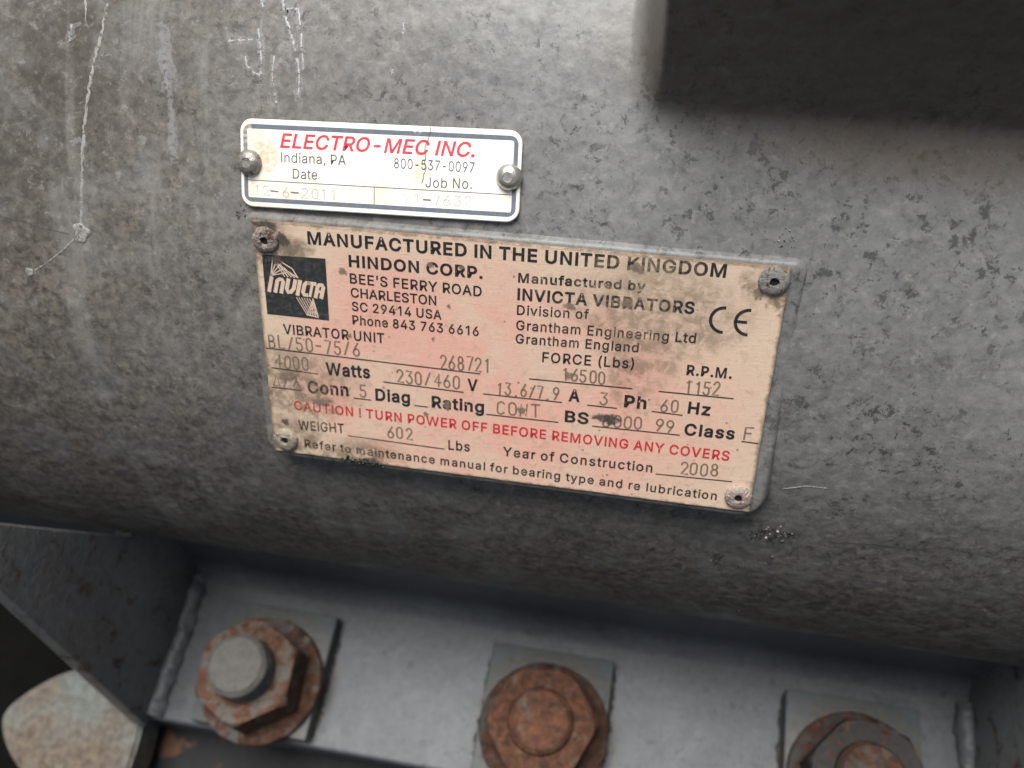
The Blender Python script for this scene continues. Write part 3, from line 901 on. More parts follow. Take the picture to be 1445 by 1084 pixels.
    'Y': (472, ['203,0 203,208 16,509 91,509 192,344 222,292 250,230 224,230 251,293 280,344 381,509 455,509 268,208 268,0']),
    'a': (389, ['160,-9 137,-7 115,-3 94,5 76,15 60,29 48,45 38,63 32,84 30,108 32,128 36,146 43,161 53,174 64,184 78,193 92,200 108,206 125,211 178,220 234,227 247,229 257,231 265,235 271,240 274,246 276,255 276,257 275,272 272,285 267,297 260,307 251,315 240,322 227,327 212,330 196,331 178,330 163,327 149,322 137,316 127,309 118,301 110,292 104,283 100,274 41,291 51,313 64,331 79,346 95,358 114,368 133,375 153,380 173,383 194,384 239,379 255,375 271,369 286,360 300,350 312,336 322,320 330,301 335,278 337,251 337,0 277,0 277,52 272,52 252,25 242,16 229,8 215,1 199,-4 181,-7', '170,45 192,47 211,51 228,59 242,68 254,80 263,93 270,108 274,122 276,138 276,190 259,182 231,176 200,171 175,168 134,159 122,153 112,147 103,139 97,130 93,118 92,105 93,93 96,82 102,72 109,64 119,57 130,52 142,48 156,46']),
    'b': (424, ['229,-8 208,-7 189,-3 172,4 159,12 147,21 138,31 118,59 112,59 112,0 53,0 53,509 114,509 114,319 118,319 137,346 147,355 158,364 171,373 188,379 207,383 229,384 259,382 287,374 313,361 335,342 354,320 370,293 381,261 388,227 390,189 388,151 381,116 370,84 355,57 336,34 313,16 288,3 260,-6', '220,47 242,49 262,55 279,66 294,80 306,97 316,117 323,139 327,163 328,189 327,215 323,239 316,261 307,281 295,298 280,311 262,322 243,328 220,330 198,328 178,322 161,312 147,299 134,282 125,263 118,241 114,216 113,189 114,162 118,138 125,115 135,95 147,78 162,65 179,55 198,49']),
    'c': (396, ['207,-8 174,-5 144,3 117,16 93,35 72,58 56,85 44,116 37,150 34,187 37,225 44,260 56,291 72,318 93,341 117,360 144,374 174,382 207,384 226,384 243,381 260,377 276,371 291,364 305,356 318,346 330,335 340,322 349,308 356,293 362,277 303,262 290,289 270,311 242,325 207,330 184,328 163,321 145,310 130,296 118,278 108,258 102,236 98,212 96,187 98,163 102,139 108,117 118,97 130,80 145,66 163,55 184,49 207,46 243,52 271,66 292,89 304,117 363,102 357,86 350,70 341,56 331,43 319,32 306,21 292,12 277,5 261,-1 244,-5 226,-7']),
    'd': (424, ['195,-8 165,-6 137,3 111,16 89,34 70,57 55,84 43,116 36,151 34,189 36,227 43,261 55,293 70,320 89,342 112,361 137,374 165,382 196,384 218,383 237,379 253,373 267,364 278,355 287,346 306,319 311,319 311,509 372,509 372,0 313,0 313,59 307,59 287,31 277,21 266,12 252,4 236,-3 217,-7', '205,47 226,49 246,55 263,65 278,78 290,95 299,115 306,138 310,162 312,189 310,216 306,241 300,263 290,282 278,299 263,312 246,322 227,328 205,330 182,328 162,322 145,311 130,298 118,281 108,261 102,239 98,215 96,189 98,163 102,139 109,117 118,97 130,80 145,66 162,55 182,49']),
    'e': (404, ['212,-8 177,-5 145,3 117,16 92,35 72,58 56,85 44,116 37,150 34,187 36,224 44,258 55,290 71,317 91,340 115,359 142,373 172,382 205,384 226,383 246,380 266,374 285,366 303,355 319,341 334,324 347,305 357,282 365,256 370,227 371,194 371,169 75,169 75,221 338,221 310,202 308,226 304,248 298,269 288,286 277,301 263,314 246,323 227,328 205,330 183,328 164,323 146,313 131,301 119,286 109,270 102,251 97,231 96,211 96,178 98,151 102,127 110,106 121,88 135,73 151,61 169,53 190,48 212,46 227,47 241,49 254,53 265,58 276,65 285,73 294,82 300,93 306,105 365,91 358,72 348,55 335,39 320,26 302,14 283,4 261,-3 237,-7']),
    'f': (254, ['228,379 228,327 6,327 6,379', '81,0 81,432 82,452 87,470 96,486 107,499 120,510 135,519 152,525 169,529 187,530 222,527 243,521 227,468 215,472 195,474 178,472 164,468 154,460 147,449 143,435 142,419 142,0']),
    'g': (425, ['207,-151 180,-149 156,-146 134,-140 114,-132 97,-122 82,-110 70,-97 59,-84 51,-69 101,-41 122,-66 131,-74 142,-82 154,-88 169,-93 187,-96 207,-97 236,-95 261,-87 282,-75 298,-58 308,-34 311,-6 311,68 306,68 287,41 277,32 266,23 252,16 236,10 217,6 195,5 165,7 138,14 113,27 90,43 71,65 55,90 43,120 36,154 34,191 36,229 43,263 55,293 71,320 90,342 112,361 138,374 166,382 196,384 218,383 237,379 253,373 267,365 279,356 288,346 308,319 313,319 313,379 372,379 372,-9 370,-40 363,-67 350,-90 334,-109 314,-124 291,-136 265,-144 237,-149', '205,59 227,61 246,66 264,75 278,87 290,103 300,121 307,142 311,166 312,193 311,219 307,242 300,264 291,283 279,299 264,312 247,322 227,328 205,330 182,328 163,322 145,312 130,298 118,282 109,262 102,241 98,218 96,193 98,167 102,144 109,123 118,104 131,88 145,76 163,66 183,61']),
    'h': (410, ['114,227 114,0 53,0 53,509 114,509 114,287 102,287 116,319 132,344 152,362 175,374 200,382 227,384 252,383 275,377 295,369 313,356 328,340 341,321 350,298 355,271 357,240 357,0 296,0 296,235 293,263 286,286 273,304 256,318 235,326 210,329 192,328 176,324 161,317 147,308 136,297 126,283 119,266 115,248']),
    'i': (167, ['53,0 53,379 114,379 114,0', '84,443 73,444 63,448 54,455 47,463 43,472 41,483 43,494 47,504 54,512 63,518 73,522 84,524 95,522 105,518 114,512 121,504 125,494 126,483 125,472 121,463 114,455 105,448 95,444']),
    'l': (180, ['58,0 58,509 120,509 120,0']),
    'm': (610, ['53,0 53,379 112,379 112,295 108,295 114,314 122,331 132,346 144,358 158,368 172,376 187,382 203,385 219,386 245,383 268,375 287,361 303,342 314,320 321,295 312,295 318,312 326,329 337,343 350,356 364,366 381,375 398,381 417,385 437,386 458,385 478,380 497,372 514,361 529,346 541,328 550,307 555,283 557,255 557,0 496,0 496,254 493,279 485,298 473,313 456,323 438,329 419,330 402,329 387,326 374,320 363,312 353,302 345,290 340,277 336,263 335,247 335,0 274,0 274,260 272,280 265,297 253,311 238,322 220,328 199,330 185,329 171,326 158,320 145,312 135,302 126,289 119,274 115,257 114,238 114,0']),
    'n': (410, ['114,227 114,0 53,0 53,379 112,379 112,287 102,287 116,319 132,344 152,362 175,374 200,382 227,384 252,383 275,377 295,369 313,356 328,340 341,321 350,298 355,271 357,240 357,0 296,0 296,235 293,263 286,286 273,304 256,318 235,326 210,329 192,328 176,324 161,317 147,308 136,297 126,283 119,266 115,248']),
    'o': (415, ['207,-8 174,-5 144,3 117,16 93,35 72,58 56,85 44,116 37,150 34,187 37,225 44,260 56,291 72,318 93,341 117,360 144,374 174,382 207,384 241,382 271,374 299,360 323,341 343,318 359,291 371,260 379,225 381,187 379,150 371,116 359,85 343,58 323,35 299,16 271,3 241,-5', '207,46 231,49 252,55 270,66 285,80 298,97 307,117 314,139 318,163 319,187 318,212 314,236 307,258 298,278 285,296 270,310 252,321 231,328 207,330 184,328 163,321 145,310 130,296 118,278 108,258 102,236 98,212 96,187 98,163 102,139 108,117 118,97 130,80 145,66 163,55 184,49']),
    'p': (424, ['53,-143 53,379 112,379 112,319 118,319 137,346 147,355 158,364 171,373 188,379 207,383 229,384 259,382 287,374 313,361 335,342 354,320 370,293 381,261 388,227 390,189 388,151 381,116 370,84 355,57 336,34 313,16 288,3 260,-6 229,-8 208,-7 189,-3 173,4 159,12 147,21 138,31 118,59 114,59 114,-143', '220,47 242,49 262,55 279,66 294,80 306,97 316,117 323,139 327,163 328,189 327,215 323,239 316,261 307,281 295,298 280,311 262,322 243,328 220,330 198,328 178,322 161,312 147,299 134,282 125,263 118,241 114,216 113,189 114,162 118,138 125,115 135,95 147,78 162,65 179,55 198,49']),
    'r': (259, ['53,0 53,379 112,379 112,321 115,321 124,339 137,354 152,367 171,377 191,383 213,385 229,384 243,384 243,322 230,324 207,326 190,324 174,321 159,315 146,306 135,296 126,284 119,269 115,254 114,237 114,0']),
    's': (365, ['182,-8 157,-7 133,-3 112,3 93,12 76,24 62,38 50,54 41,73 36,94 94,107 101,87 111,72 124,60 141,52 160,47 181,45 206,47 227,53 244,62 258,74 265,88 268,103 266,115 262,126 254,136 243,144 229,150 212,155 149,170 118,180 92,192 72,208 58,227 50,249 47,274 49,295 55,314 65,332 79,347 95,360 115,370 137,378 161,383 187,384 212,383 234,379 254,372 271,363 286,352 299,339 309,324 318,308 324,290 268,277 262,291 254,304 243,316 228,325 210,331 187,333 166,331 147,326 131,317 119,305 111,292 109,277 110,264 115,253 124,243 136,235 152,229 172,223 229,209 261,200 287,187 306,171 320,153 328,131 331,107 329,85 323,65 312,47 298,31 281,18 260,6 236,-2 210,-7']),
    't': (227, ['204,379 204,327 6,327 6,379', '65,471 126,471 126,98 127,83 130,70 136,61 144,55 156,51 170,50 185,51 202,54 213,2 192,-3 168,-4 138,-1 113,7 92,21 77,41 68,64 65,93']),
    'u': (410, ['182,-5 158,-3 135,2 115,11 97,23 82,39 69,59 60,82 54,109 53,139 53,379 114,379 114,144 116,117 124,94 137,75 154,61 175,53 200,50 218,51 234,55 249,62 263,71 274,83 283,97 290,113 295,132 296,153 296,379 357,379 357,0 298,0 298,92 307,92 294,60 277,35 257,17 234,5 209,-3']),
    'v': (389, ['163,0 17,379 84,379 165,155 187,87 206,21 184,21 203,87 224,155 305,379 371,379 226,0']),
    'y': (389, ['47,-139 61,-86 71,-87 83,-89 94,-90 104,-89 113,-86 122,-81 130,-74 138,-64 145,-51 151,-36 163,-1 17,379 84,379 165,155 187,87 206,21 184,21 202,87 224,155 305,379 371,379 204,-58 196,-77 187,-93 177,-107 165,-119 153,-128 139,-136 125,-141 109,-144 91,-145 65,-143']),
    'z': (380, ['42,0 42,46 254,320 254,323 48,323 48,379 333,379 333,331 126,60 126,56 339,56 339,0']),
}


def parse_font():
    out = {}
    for ch, (adv, cs) in FONT.items():
        out[ch] = (adv, [np.array([tuple(map(int, q_.split(','))) for q_ in s_.split()], float) for s_ in cs])
    return out


OUTLINE = parse_font()


def grow(p, w):
    """move a closed contour outwards by w (outer contours run clockwise, holes anticlockwise)"""
    a = p - np.roll(p, 1, 0)
    b = np.roll(p, -1, 0) - p
    la, lb = np.linalg.norm(a, axis=1, keepdims=True), np.linalg.norm(b, axis=1, keepdims=True)
    na = np.stack([-a[:, 1], a[:, 0]], -1) / (la + 1e-9)
    nb = np.stack([-b[:, 1], b[:, 0]], -1) / (lb + 1e-9)
    n_ = na + nb
    d = np.clip((n_ * n_).sum(1, keepdims=True), 0.9, None)
    return p + n_ * 2.0 * w / d


def signed(p):
    q_ = np.roll(p, -1, 0)
    return (p[:, 0] * q_[:, 1] - q_[:, 0] * p[:, 1]).sum() / 2


def text_mesh(s, weight=0.0, spacing=1.0, shear=0.0, word=1.25):
    """flat filled lettering; overlapping strokes of one letter lie a hair above each other"""
    layers = [[], [], []]
    pen = 0.0
    for ch in s:
        if ch == ' ':
            pen += 150 * word * spacing
            continue
        adv, cs = OUTLINE[ch]
        outer_n = -1
        for p in cs:
            p = p.copy()
            if signed(p) < 0:
                outer_n += 1
            lay = min(max(outer_n, 0), 2)
            p = p[np.linalg.norm(p - np.roll(p, 1, 0), axis=1) > 5]
            p = grow(p, weight)
            p[:, 0] += pen + shear * p[:, 1]
            layers[lay].append(p)
        pen += adv * spacing + weight * 1.2
    V, F = [], []
    for li, ps in enumerate(layers):
        if not ps:
            continue
        cu = bpy.data.curves.new('t', 'CURVE')
        cu.dimensions = '2D'
        cu.fill_mode = 'BOTH'
        for p in ps:
            sp_ = cu.splines.new('POLY')
            sp_.points.add(len(p) - 1)
            for pt_, q_ in zip(sp_.points, p):
                pt_.co = (q_[0] * 0.001, q_[1] * 0.001, 0, 1)
            sp_.use_cyclic_u = True
        o = bpy.data.objects.new('t', cu)
        COL.objects.link(o)
        dg = bpy.context.evaluated_depsgraph_get()
        dg.update()
        me = bpy.data.meshes.new_from_object(o.evaluated_get(dg))
        bpy.data.objects.remove(o)
        bpy.data.curves.remove(cu)
        b_ = len(V)
        V += [(v.co.x, v.co.y, li * 1.0) for v in me.vertices]
        F += [tuple(i + b_ for i in f_.vertices) for f_ in me.polygons]
        bpy.data.meshes.remove(me)
    return np.array(V), F


def lettering(name, s, u0, u1, v0, v1, cap, mat, parent, weight=0.0, spacing=1.0, shear=0.0, lift=0.00006):
    w = weight * 1000
    co, faces_ = text_mesh(s, w, spacing, shear)
    x0, x1 = co[:, 0].min(), co[:, 0].max()
    k = cap / (0.509 + 2 * weight) * mm
    X = u0 * mm + (co[:, 0] - x0) / (x1 - x0) * (u1 - u0) * mm
    tilt = (v1 - v0) / max(u1 - u0, 1e-6)
    Y = v0 * mm + (co[:, 1] + weight) * k + (X - u0 * mm) * tilt
    return mesh_obj(name, np.stack([X, Y, lift + co[:, 2] * 0.000006], -1).tolist(), faces_, mat, parent)


# stroke font for the hand-stamped figures; unit cell 0.6 x 1
def arc(cx, cy, rx, ry, a0, a1, n=10):
    return [(cx + rx * math.cos(rad(a0 + (a1 - a0) * i / n)), cy + ry * math.sin(rad(a0 + (a1 - a0) * i / n))) for i in range(n + 1)]


GLYPH = {
    '0': [arc(.3, .72, .25, .28, 180, 0) + [(.55, .28)] + arc(.3, .28, .25, .28, 0, -180) + [(.05, .72)]],
    '1': [[(.16, .82), (.34, 1), (.34, 0)]],
    '2': [arc(.3, .74, .25, .26, 170, -30) + [(.05, 0), (.56, 0)]],
    '3': [[(.06, 1), (.52, 1), (.26, .60)] + arc(.28, .30, .26, .30, 80, -160)],
    '4': [[(.42, 0), (.42, 1), (.04, .3), (.58, .3)]],
    '5': [[(.52, 1), (.1, 1), (.08, .58)] + arc(.28, .31, .26, .31, 120, -160)],
    '6': [[(.42, 1), (.12, .48)] + arc(.3, .28, .25, .28, 150, -210, 16)],
    '7': [[(.05, 1), (.55, 1), (.22, 0)]],
    '8': [arc(.3, .76, .21, .24, 0, 360, 16), arc(.3, .27, .25, .27, 0, 360, 16)],
    '9': [arc(.3, .72, .25, .28, -30, 330, 16) + [(.5, .55), (.2, 0)]],
    'B': [[(.08, 0), (.08, 1), (.32, 1)] + arc(.32, .77, .2, .23, 90, -90) + [(.08, .54), (.34, .54)] + arc(.34, .27, .22, .27, 90, -90) + [(.08, 0)]],
    'L': [[(.1, 1), (.1, 0), (.55, 0)]],
    'C': [arc(.32, .7, .25, .3, 30, 180) + arc(.32, .3, .25, .3, 180, 330)],
    'O': [arc(.3, .7, .25, .3, 180, 0) + arc(.3, .3, .25, .3, 0, -180) + [(.05, .7)]],
    'N': [[(.08, 0), (.08, 1), (.52, 0), (.52, 1)]],
    'T': [[(.02, 1), (.58, 1)], [(.3, 1), (.3, 0)]],
    'F': [[(.1, 0), (.1, 1), (.55, 1)], [(.1, .52), (.45, .52)]],
    '/': [[(.1, 0), (.5, 1)]], '-': [[(.1, .48), (.5, .48)]], '.': [[(.26, .0), (.34, .05)]], ' ': [],
    '#': [[(.05, .05), (.3, .95), (.58, .05), (.05, .05)]],
    '%': [[(.3, .5), (.3, 1)], [(.3, .5), (.03, .05)], [(.3, .5), (.57, .05)]],
}


def ribbon(pts, w, verts, faces, z):
    n = len(pts)
    b = len(verts)
    for i in range(n):
        p, a, c_ = np.array(pts[i]), np.array(pts[max(i - 1, 0)]), np.array(pts[min(i + 1, n - 1)])
        d = c_ - a
        d = d / (np.linalg.norm(d) + 1e-12)
        if i == 0:
            p = p - d * w * 0.4
        if i == n - 1:
            p = p + d * w * 0.4
        s = np.array([-d[1], d[0]]) * w * 0.5
        verts += [(*(p + s), z), (*(p - s), z)]
    for i in range(n - 1):
        faces.append((b + 2 * i, b + 2 * i + 1, b + 2 * i + 3, b + 2 * i + 2))


def stamping(s, u0, u1, v0, v1, cap, parent, mat, w=0.34, lit_edge=None):
    pitch = (u1 - u0) / (len(s) - 1 + 0.72) if len(s) > 1 else (u1 - u0)
    gw = pitch * 0.72 / 0.6 if len(s) > 1 else (u1 - u0) / 0.6
    V, F, V2, F2 = [], [], [], []
    for i, ch in enumerate(s):
        jx, jy, jr = random.uniform(-.14, .14), random.uniform(-.16, .16), random.uniform(-.05, .05)
        for st_ in GLYPH[ch]:
            pts = []
            for gx, gy in st_:
                X = u0 + i * pitch + gx * gw + jx + jr * (gy - .5) * cap
                pts.append((X * mm, (v0 + gy * cap + jy + (X - u0) * (v1 - v0) / (u1 - u0)) * mm))
            ribbon(pts, w * mm, V, F, 0.00008)
            ribbon([(p[0] + 0.20 * mm, p[1] - 0.16 * mm) for p in pts], w * 0.6 * mm, V2, F2, 0.00004)
    o = mesh_obj('stamped_figures', V, F, mat, parent)
    if lit_edge:
        mesh_obj('lit_edge_ribbon', V2, F2, lit_edge, o)
    return o


TXT = [
    ('MANUFACTURED IN THE UNITED KINGDOM', -48.61, 48.9, 27.22, 28.43, 3.2, 'b', 1.05),
    ('HINDON CORP.', -38.61, -5.9, 22.5, 22.68, 3.0, 'b', 1.05),
    ("BEE'S FERRY ROAD", -38.56, -6.1, 18.33, 18.25, 2.6, 'm', 1.05),
    ('CHARLESTON', -38.51, -17.14, 14.76, 14.85, 2.5, 'm', 1.0),
    ('SC 29414 USA', -38.41, -15.85, 11.22, 11.32, 2.45, 'm', 1.05),
    ('Phone 843 763 6616', -38.44, -6.67, 7.62, 8.05, 2.5, 'm', 1.05),
    ('VIBRATOR UNIT', -56.89, -30.43, 3.01, 3.42, 2.73, 'm', 1.05),
    ('Watts', -46.28, -34.51, -7.21, -6.82, 3.6, 'b', 1.05),
    ('V', -9.35, -6.77, -6.98, -6.94, 3.36, 'b', 1.0),
    ('A', 15.89, 18.67, -6.7, -6.61, 3.39, 'b', 1.0),
    ('Ph', 29.39, 34.71, -6.56, -6.42, 3.37, 'b', 1.05),
    ('Hz', 44.53, 49.78, -6.26, -6.25, 3.26, 'b', 1.05),
    ('Conn', -51.56, -40.53, -13.1, -12.65, 3.7, 'b', 1.05),
    ('Diag', -33.35, -24.21, -12.92, -12.64, 3.5, 'b', 1.05),
    ('Rating', -18.55, -5.04, -12.99, -12.79, 3.41, 'b', 1.05),
    ('BS', 15.29, 21.17, -12.51, -12.47, 3.25, 'b', 1.05),
    ('Class', 44.35, 56.2, -12.22, -11.84, 3.3, 'b', 1.08),
    ('CAUTION ! TURN POWER OFF BEFORE REMOVING ANY COVERS', -55.71, 55.79, -18.5, -17.87, 2.75, 'r', 1.08),
    ('WEIGHT', -55.02, -42.35, -24.4, -23.81, 2.9, 'm', 1.05),
    ('Lbs', -14.24, -8.58, -24.71, -24.51, 2.9, 'm', 1.1),
    ('Year of Construction', 0.07, 37.86, -24.51, -23.88, 2.75, 'm', 1.15),
    ('Refer to maintenance manual for bearing type and re lubrication', -53.7, 54.29, -29.62, -29.49, 2.5, 'm', 1.15),
    ('Manufactured by', 2.46, 31.73, 22.67, 23.54, 2.35, 'b', 1.1),
    ('INVICTA VIBRATORS', 2.42, 43.09, 18.29, 19.14, 3.0, 'b', 1.05),
    ('Division of', 2.44, 19.4, 14.59, 15.28, 2.5, 'm', 1.1),
    ('Grantham Engineering Ltd', 2.38, 44.25, 10.7, 12.05, 2.55, 'm', 1.1),
    ('Grantham England', 2.37, 31.53, 7.24, 8.23, 2.5, 'm', 1.1),
    ('FORCE (Lbs)', 8.99, 30.84, 3.03, 3.92, 2.7, 'm', 1.1),
    ('R.P.M.', 43.09, 53.46, 3.79, 4.08, 2.7, 'b', 1.1),
]
for s, u0, u1, v0, v1, cap, wt, spc in TXT:
    lettering('printed_line', s, u0, u1, v0, v1, cap, INK_RED if wt == 'r' else INK_BLACK, PLATE,
              {'b': 0.026, 'm': 0.014, 'r': 0.017}[wt], spc)

for s, u0, u1, v0, v1, cap in [
    ('BL/50-75/6', -61.1, -37.05, -1.2, -0.94, 3.5), ('268721', -16.19, -3.68, -1.6, -1.12, 3.6), ('4000', -59.71, -50.85, -6.6, -6.44, 3.5),
    ('230/460', -27.42, -11.46, -6.75, -6.66, 3.4), ('13.6/7.9', -1.96, 13.62, -6.94, -6.69, 3.27), ('3', 23.5, 25.39, -6.54, -6.48, 3.16),
    ('60', 38.15, 42.15, -6.3, -6.23, 3.1), ('#/%', -61.06, -53.62, -12.0, -11.6, 3.3), ('5', -37.63, -35.9, -12.39, -12.28, 3.4),
    ('CONT', -1.86, 9.05, -12.5, -12.06, 3.4), ('8000 99', 24.73, 41.81, -12.41, -11.8, 3.17), ('F', 57.97, 60.24, -11.29, -11.16, 3.2),
    ('602', -30.38, -23.89, -23.3, -23.15, 3.2), ('2008', 44.57, 53.67, -23.07, -22.57, 3.3), ('16500', 13.91, 24.34, -1.09, -0.91, 3.15),
    ('1152', 43.36, 50.98, -1.02, -0.58, 3.4)]:
    stamping(s, u0, u1, v0, v1, cap, PLATE, INK_STAMP, 0.43, GROOVE_LIT)

for u0, v0, u1, v1 in [
    (-61.89, -1.5, -6.21, -1.96), (-60.88, -6.95, -48.62, -7.21), (-30.93, -7.28, -10.45, -7.58), (-5.22, -7.37, 14.22, -7.2),
    (20.67, -7.12, 27.67, -7.08), (36.31, -6.8, 43.34, -6.88), (-61.43, -12.6, -53.25, -12.52), (-39.11, -12.95, -34.61, -12.93),
    (-22.91, -12.97, -19.68, -12.96), (-4.35, -13.02, 13.64, -12.86), (22.26, -12.76, 43.31, -12.37), (58.08, -12.06, 61.79, -12.1),
    (-41.19, -24.33, -15.4, -24.69), (38.9, -24.11, 57.19, -23.56), (6.1, -1.8, 30.92, -1.33), (37.31, -1.25, 54.51, -0.97)]:
    V, F = [], []
    ribbon([(u0 * mm, v0 * mm), (u1 * mm, v1 * mm)], 0.30 * mm, V, F, 0.00006)
    mesh_obj('rule_line', V, F, INK_BLACK, PLATE)

# CE mark: two open rings
def ring_arc(cx, cy, r0, r1, a0, a1, z, n=28, sx=1.0):
    V, F = [], []
    for i in range(n + 1):
        a = rad(a0 + (a1 - a0) * i / n)
        V += [((cx + r0 * sx * math.cos(a)) * mm, (cy + r0 * math.sin(a)) * mm, z), ((cx + r1 * sx * math.cos(a)) * mm, (cy + r1 * math.sin(a)) * mm, z)]
    for i in range(n):
        F.append((2 * i, 2 * i + 1, 2 * i + 3, 2 * i + 2))
    return V, F


ce = empty('conformity_mark')
ce.parent = PLATE
V, F = ring_arc(49.9, 18.4, 2.62, 3.35, 88, 272, 0.00006)
mesh_obj('mark_letter', V, F, INK_BLACK, ce)
V, F = ring_arc(55.4, 18.4, 2.62, 3.35, 88, 272, 0.00006)
b0 = len(V)
V += [(52.4 * mm, 18.05 * mm, 0.00006), (55.0 * mm, 18.05 * mm, 0.00006), (55.0 * mm, 18.75 * mm, 0.00006), (52.4 * mm, 18.75 * mm, 0.00006)]
F.append((b0, b0 + 1, b0 + 2, b0 + 3))
mesh_obj('mark_letter', V, F, INK_BLACK, ce)

# square emblem, tan figures on a dark ground
MAT_EMB = ink('emblem_ground', (0.016, 0.017, 0.018), (0.085, 0.082, 0.070), PLATE, 0.10, [], 0.5)
nodes = MAT_EMB.node_tree.nodes
x0, x1, y0, y1 = -60.65, -44.5, 7.95, 23.75
emb = mesh_obj('emblem', [((x0 - 0.1) * mm, y0 * mm, 0.00005), (x1 * mm, y0 * mm, 0.00005), ((x1 + 0.05) * mm, (y1 + .25) * mm, 0.00005), (x0 * mm, (y1 - .25) * mm, 0.00005)], [(0, 1, 2, 3)], MAT_EMB, PLATE)
# figures measured on the square, unit square coordinates (x right, y down)
def EU(p):
    return ((x0 + p[0] * (x1 - x0)) * mm, (y1 - p[1] * (y1 - y0)) * mm)


V, F = [], []
L_ = 0.055
word = [  # strokes across the emblem square, x right, y down within the word's height
    [[(.105, 0), (.105, 1)]], [[(.205, 1), (.205, .16), (.235, .03), (.275, .03), (.300, .16), (.300, 1)]],
    [[(.375, 0), (.375, .70), (.410, .96), (.450, .90), (.485, .60), (.485, 0)]], [[(.560, 0), (.560, 1)]],
    [[(.705, .03), (.665, .03), (.640, .2), (.640, .8), (.665, .97), (.705, .97)]], [[(.700, .04), (.80, .04)], [(.760, 0), (.760, 1)]],
    [[(.850, 1), (.850, .22), (.875, .05), (.915, .05), (.940, .22), (.940, 1)], [(.850, .58), (.940, .58)]],
]
for li, strokes in enumerate(word):
    for si, st_ in enumerate(strokes):
        pts = [EU((gx + (0.5 - gy) * 0.055 - 0.012, 0.375 + gy * 0.215 + 0.035 * gx)) for gx, gy in st_]
        if len(pts) == 2:
            pts = [pts[0], tuple((np.array(pts[0]) + np.array(pts[1])) / 2), pts[1]]
        ribbon(pts, (0.98 if not si else 0.7) * mm, V, F, 0.00009 + 0.000004 * si)
INK_TAN = ink('emblem_figure', (0.60, 0.45, 0.345), (0.40, 0.31, 0.24), PLATE, 0.25, [], 0.5)
mesh_obj('emblem_word', V, F, INK_TAN, emb)
V, F = [], []
apex = (.115, .34)
for tx, ty in ((.17, .05), (.235, .075), (.295, .13), (.34, .20), (.36, .275)):
    ribbon([EU(apex), EU((tx, ty))], 0.26 * mm, V, F, 0.00009)
for k in range(5):
    a_, b_ = (.17 + .055 * k, .05 + .048 * k), (.335 + .052 * k, .335)
    ribbon([EU(a_), EU(b_)], 0.28 * mm, V, F, 0.00010)
ribbon([EU((.17, .05)), EU((.235, .06)), EU((.33, .12)), EU((.47, .20)), EU((.545, .335))], 0.30 * mm, V, F, 0.00011)
mesh_obj('emblem_fan', V, F, INK_TAN, emb)
V, F = [], []
for k in range(6):
    a_, b_ = (.50 + .042 * k, .665), (.655 + .035 * k, .945 + .006 * k)
    ribbon([EU(a_), EU(b_)], 0.20 * mm, V, F, 0.00009)
top_ = (.765, .66)
for k in range(5):
    ribbon([EU(top_), EU((.65 + .045 * k, .945))], 0.20 * mm, V, F, 0.00010)
ribbon([EU(top_), EU((.83, .96))], 0.30 * mm, V, F, 0.00011)
ribbon([EU((.645, .935)), EU((.83, .965))], 0.26 * mm, V, F, 0.00011)
mesh_obj('emblem_fan', V, F, INK_TAN, emb)

# rivets of the big plate
def rivet(parent, cx, cy, prof, n, mat, name='rivet', turn=0.0, bore=None, bore_mat=None, label=None, jit=0.00012):
    v, f = lathe([(r * mm, z * mm) for r, z in prof], n)
    o = mesh_obj(name, v, f, mat, parent)
    o.location = (cx * mm, cy * mm, 0.00002)
    o.rotation_euler = (0, 0, turn)
    jitter_mesh(o, jit, 1100)
    auto_smooth(o, 50)
    if bore:
        v, f = lathe([(r * mm, z * mm) for r, z in bore], 20)
        b = mesh_obj('bore', v, f, bore_mat, o)
        auto_smooth(b, 50)
    if label:
        o['label'] = label
    return o


RIV_BROWN = rusty('rivet_brown', (0.33, 0.28, 0.245), 0.30, 0.9, PLATE, 6.0, 0.35)
RIV_GREY = rusty('rivet_grey', (0.30, 0.285, 0.265), 0.22, 0.55, PLATE, 8.0, 0.35)
RIV_COPPER = rusty('rivet_copper', (0.46, 0.37, 0.325), 0.16, 1.2, PLATE, 5.0, 0.35)
RIV_OLIVE = rusty('rivet_olive', (0.40, 0.345, 0.27), 0.14, 0.8, PLATE, 5.0, 0.35)
m = NT('bore_black')
MAT_BORE = m.done((0.006, 0.006, 0.006), 0.8)
PR = [(3.30, 0.0), (3.36, 0.25), (3.25, 0.6), (2.85, 0.92), (2.2, 1.15), (1.5, 1.27), (1.08, 1.27), (0.98, 1.15), (0.96, 0.3)]
BR = [(0.97, 0.55), (0.6, 0.50), (0.0, 0.45)]
rivet(PLATE, -59.29, 27.3, PR, 56, RIV_BROWN, bore=BR, bore_mat=MAT_BORE, label='brown dirty rivet', turn=1)
rivet(PLATE, 59.3, 28.7, PR, 56, RIV_GREY, bore=BR, bore_mat=MAT_BORE, label='rough grey corroded rivet', turn=2, jit=0.00014)
rivet(PLATE, -58.78, -27.8, PR, 56, RIV_OLIVE, bore=BR, bore_mat=MAT_BORE, label='smooth olive brown rivet', turn=3)
rivet(PLATE, 59.4, -27.6, PR, 56, RIV_COPPER, bore=BR, bore_mat=MAT_BORE, label='pale copper coloured rivet', turn=4)

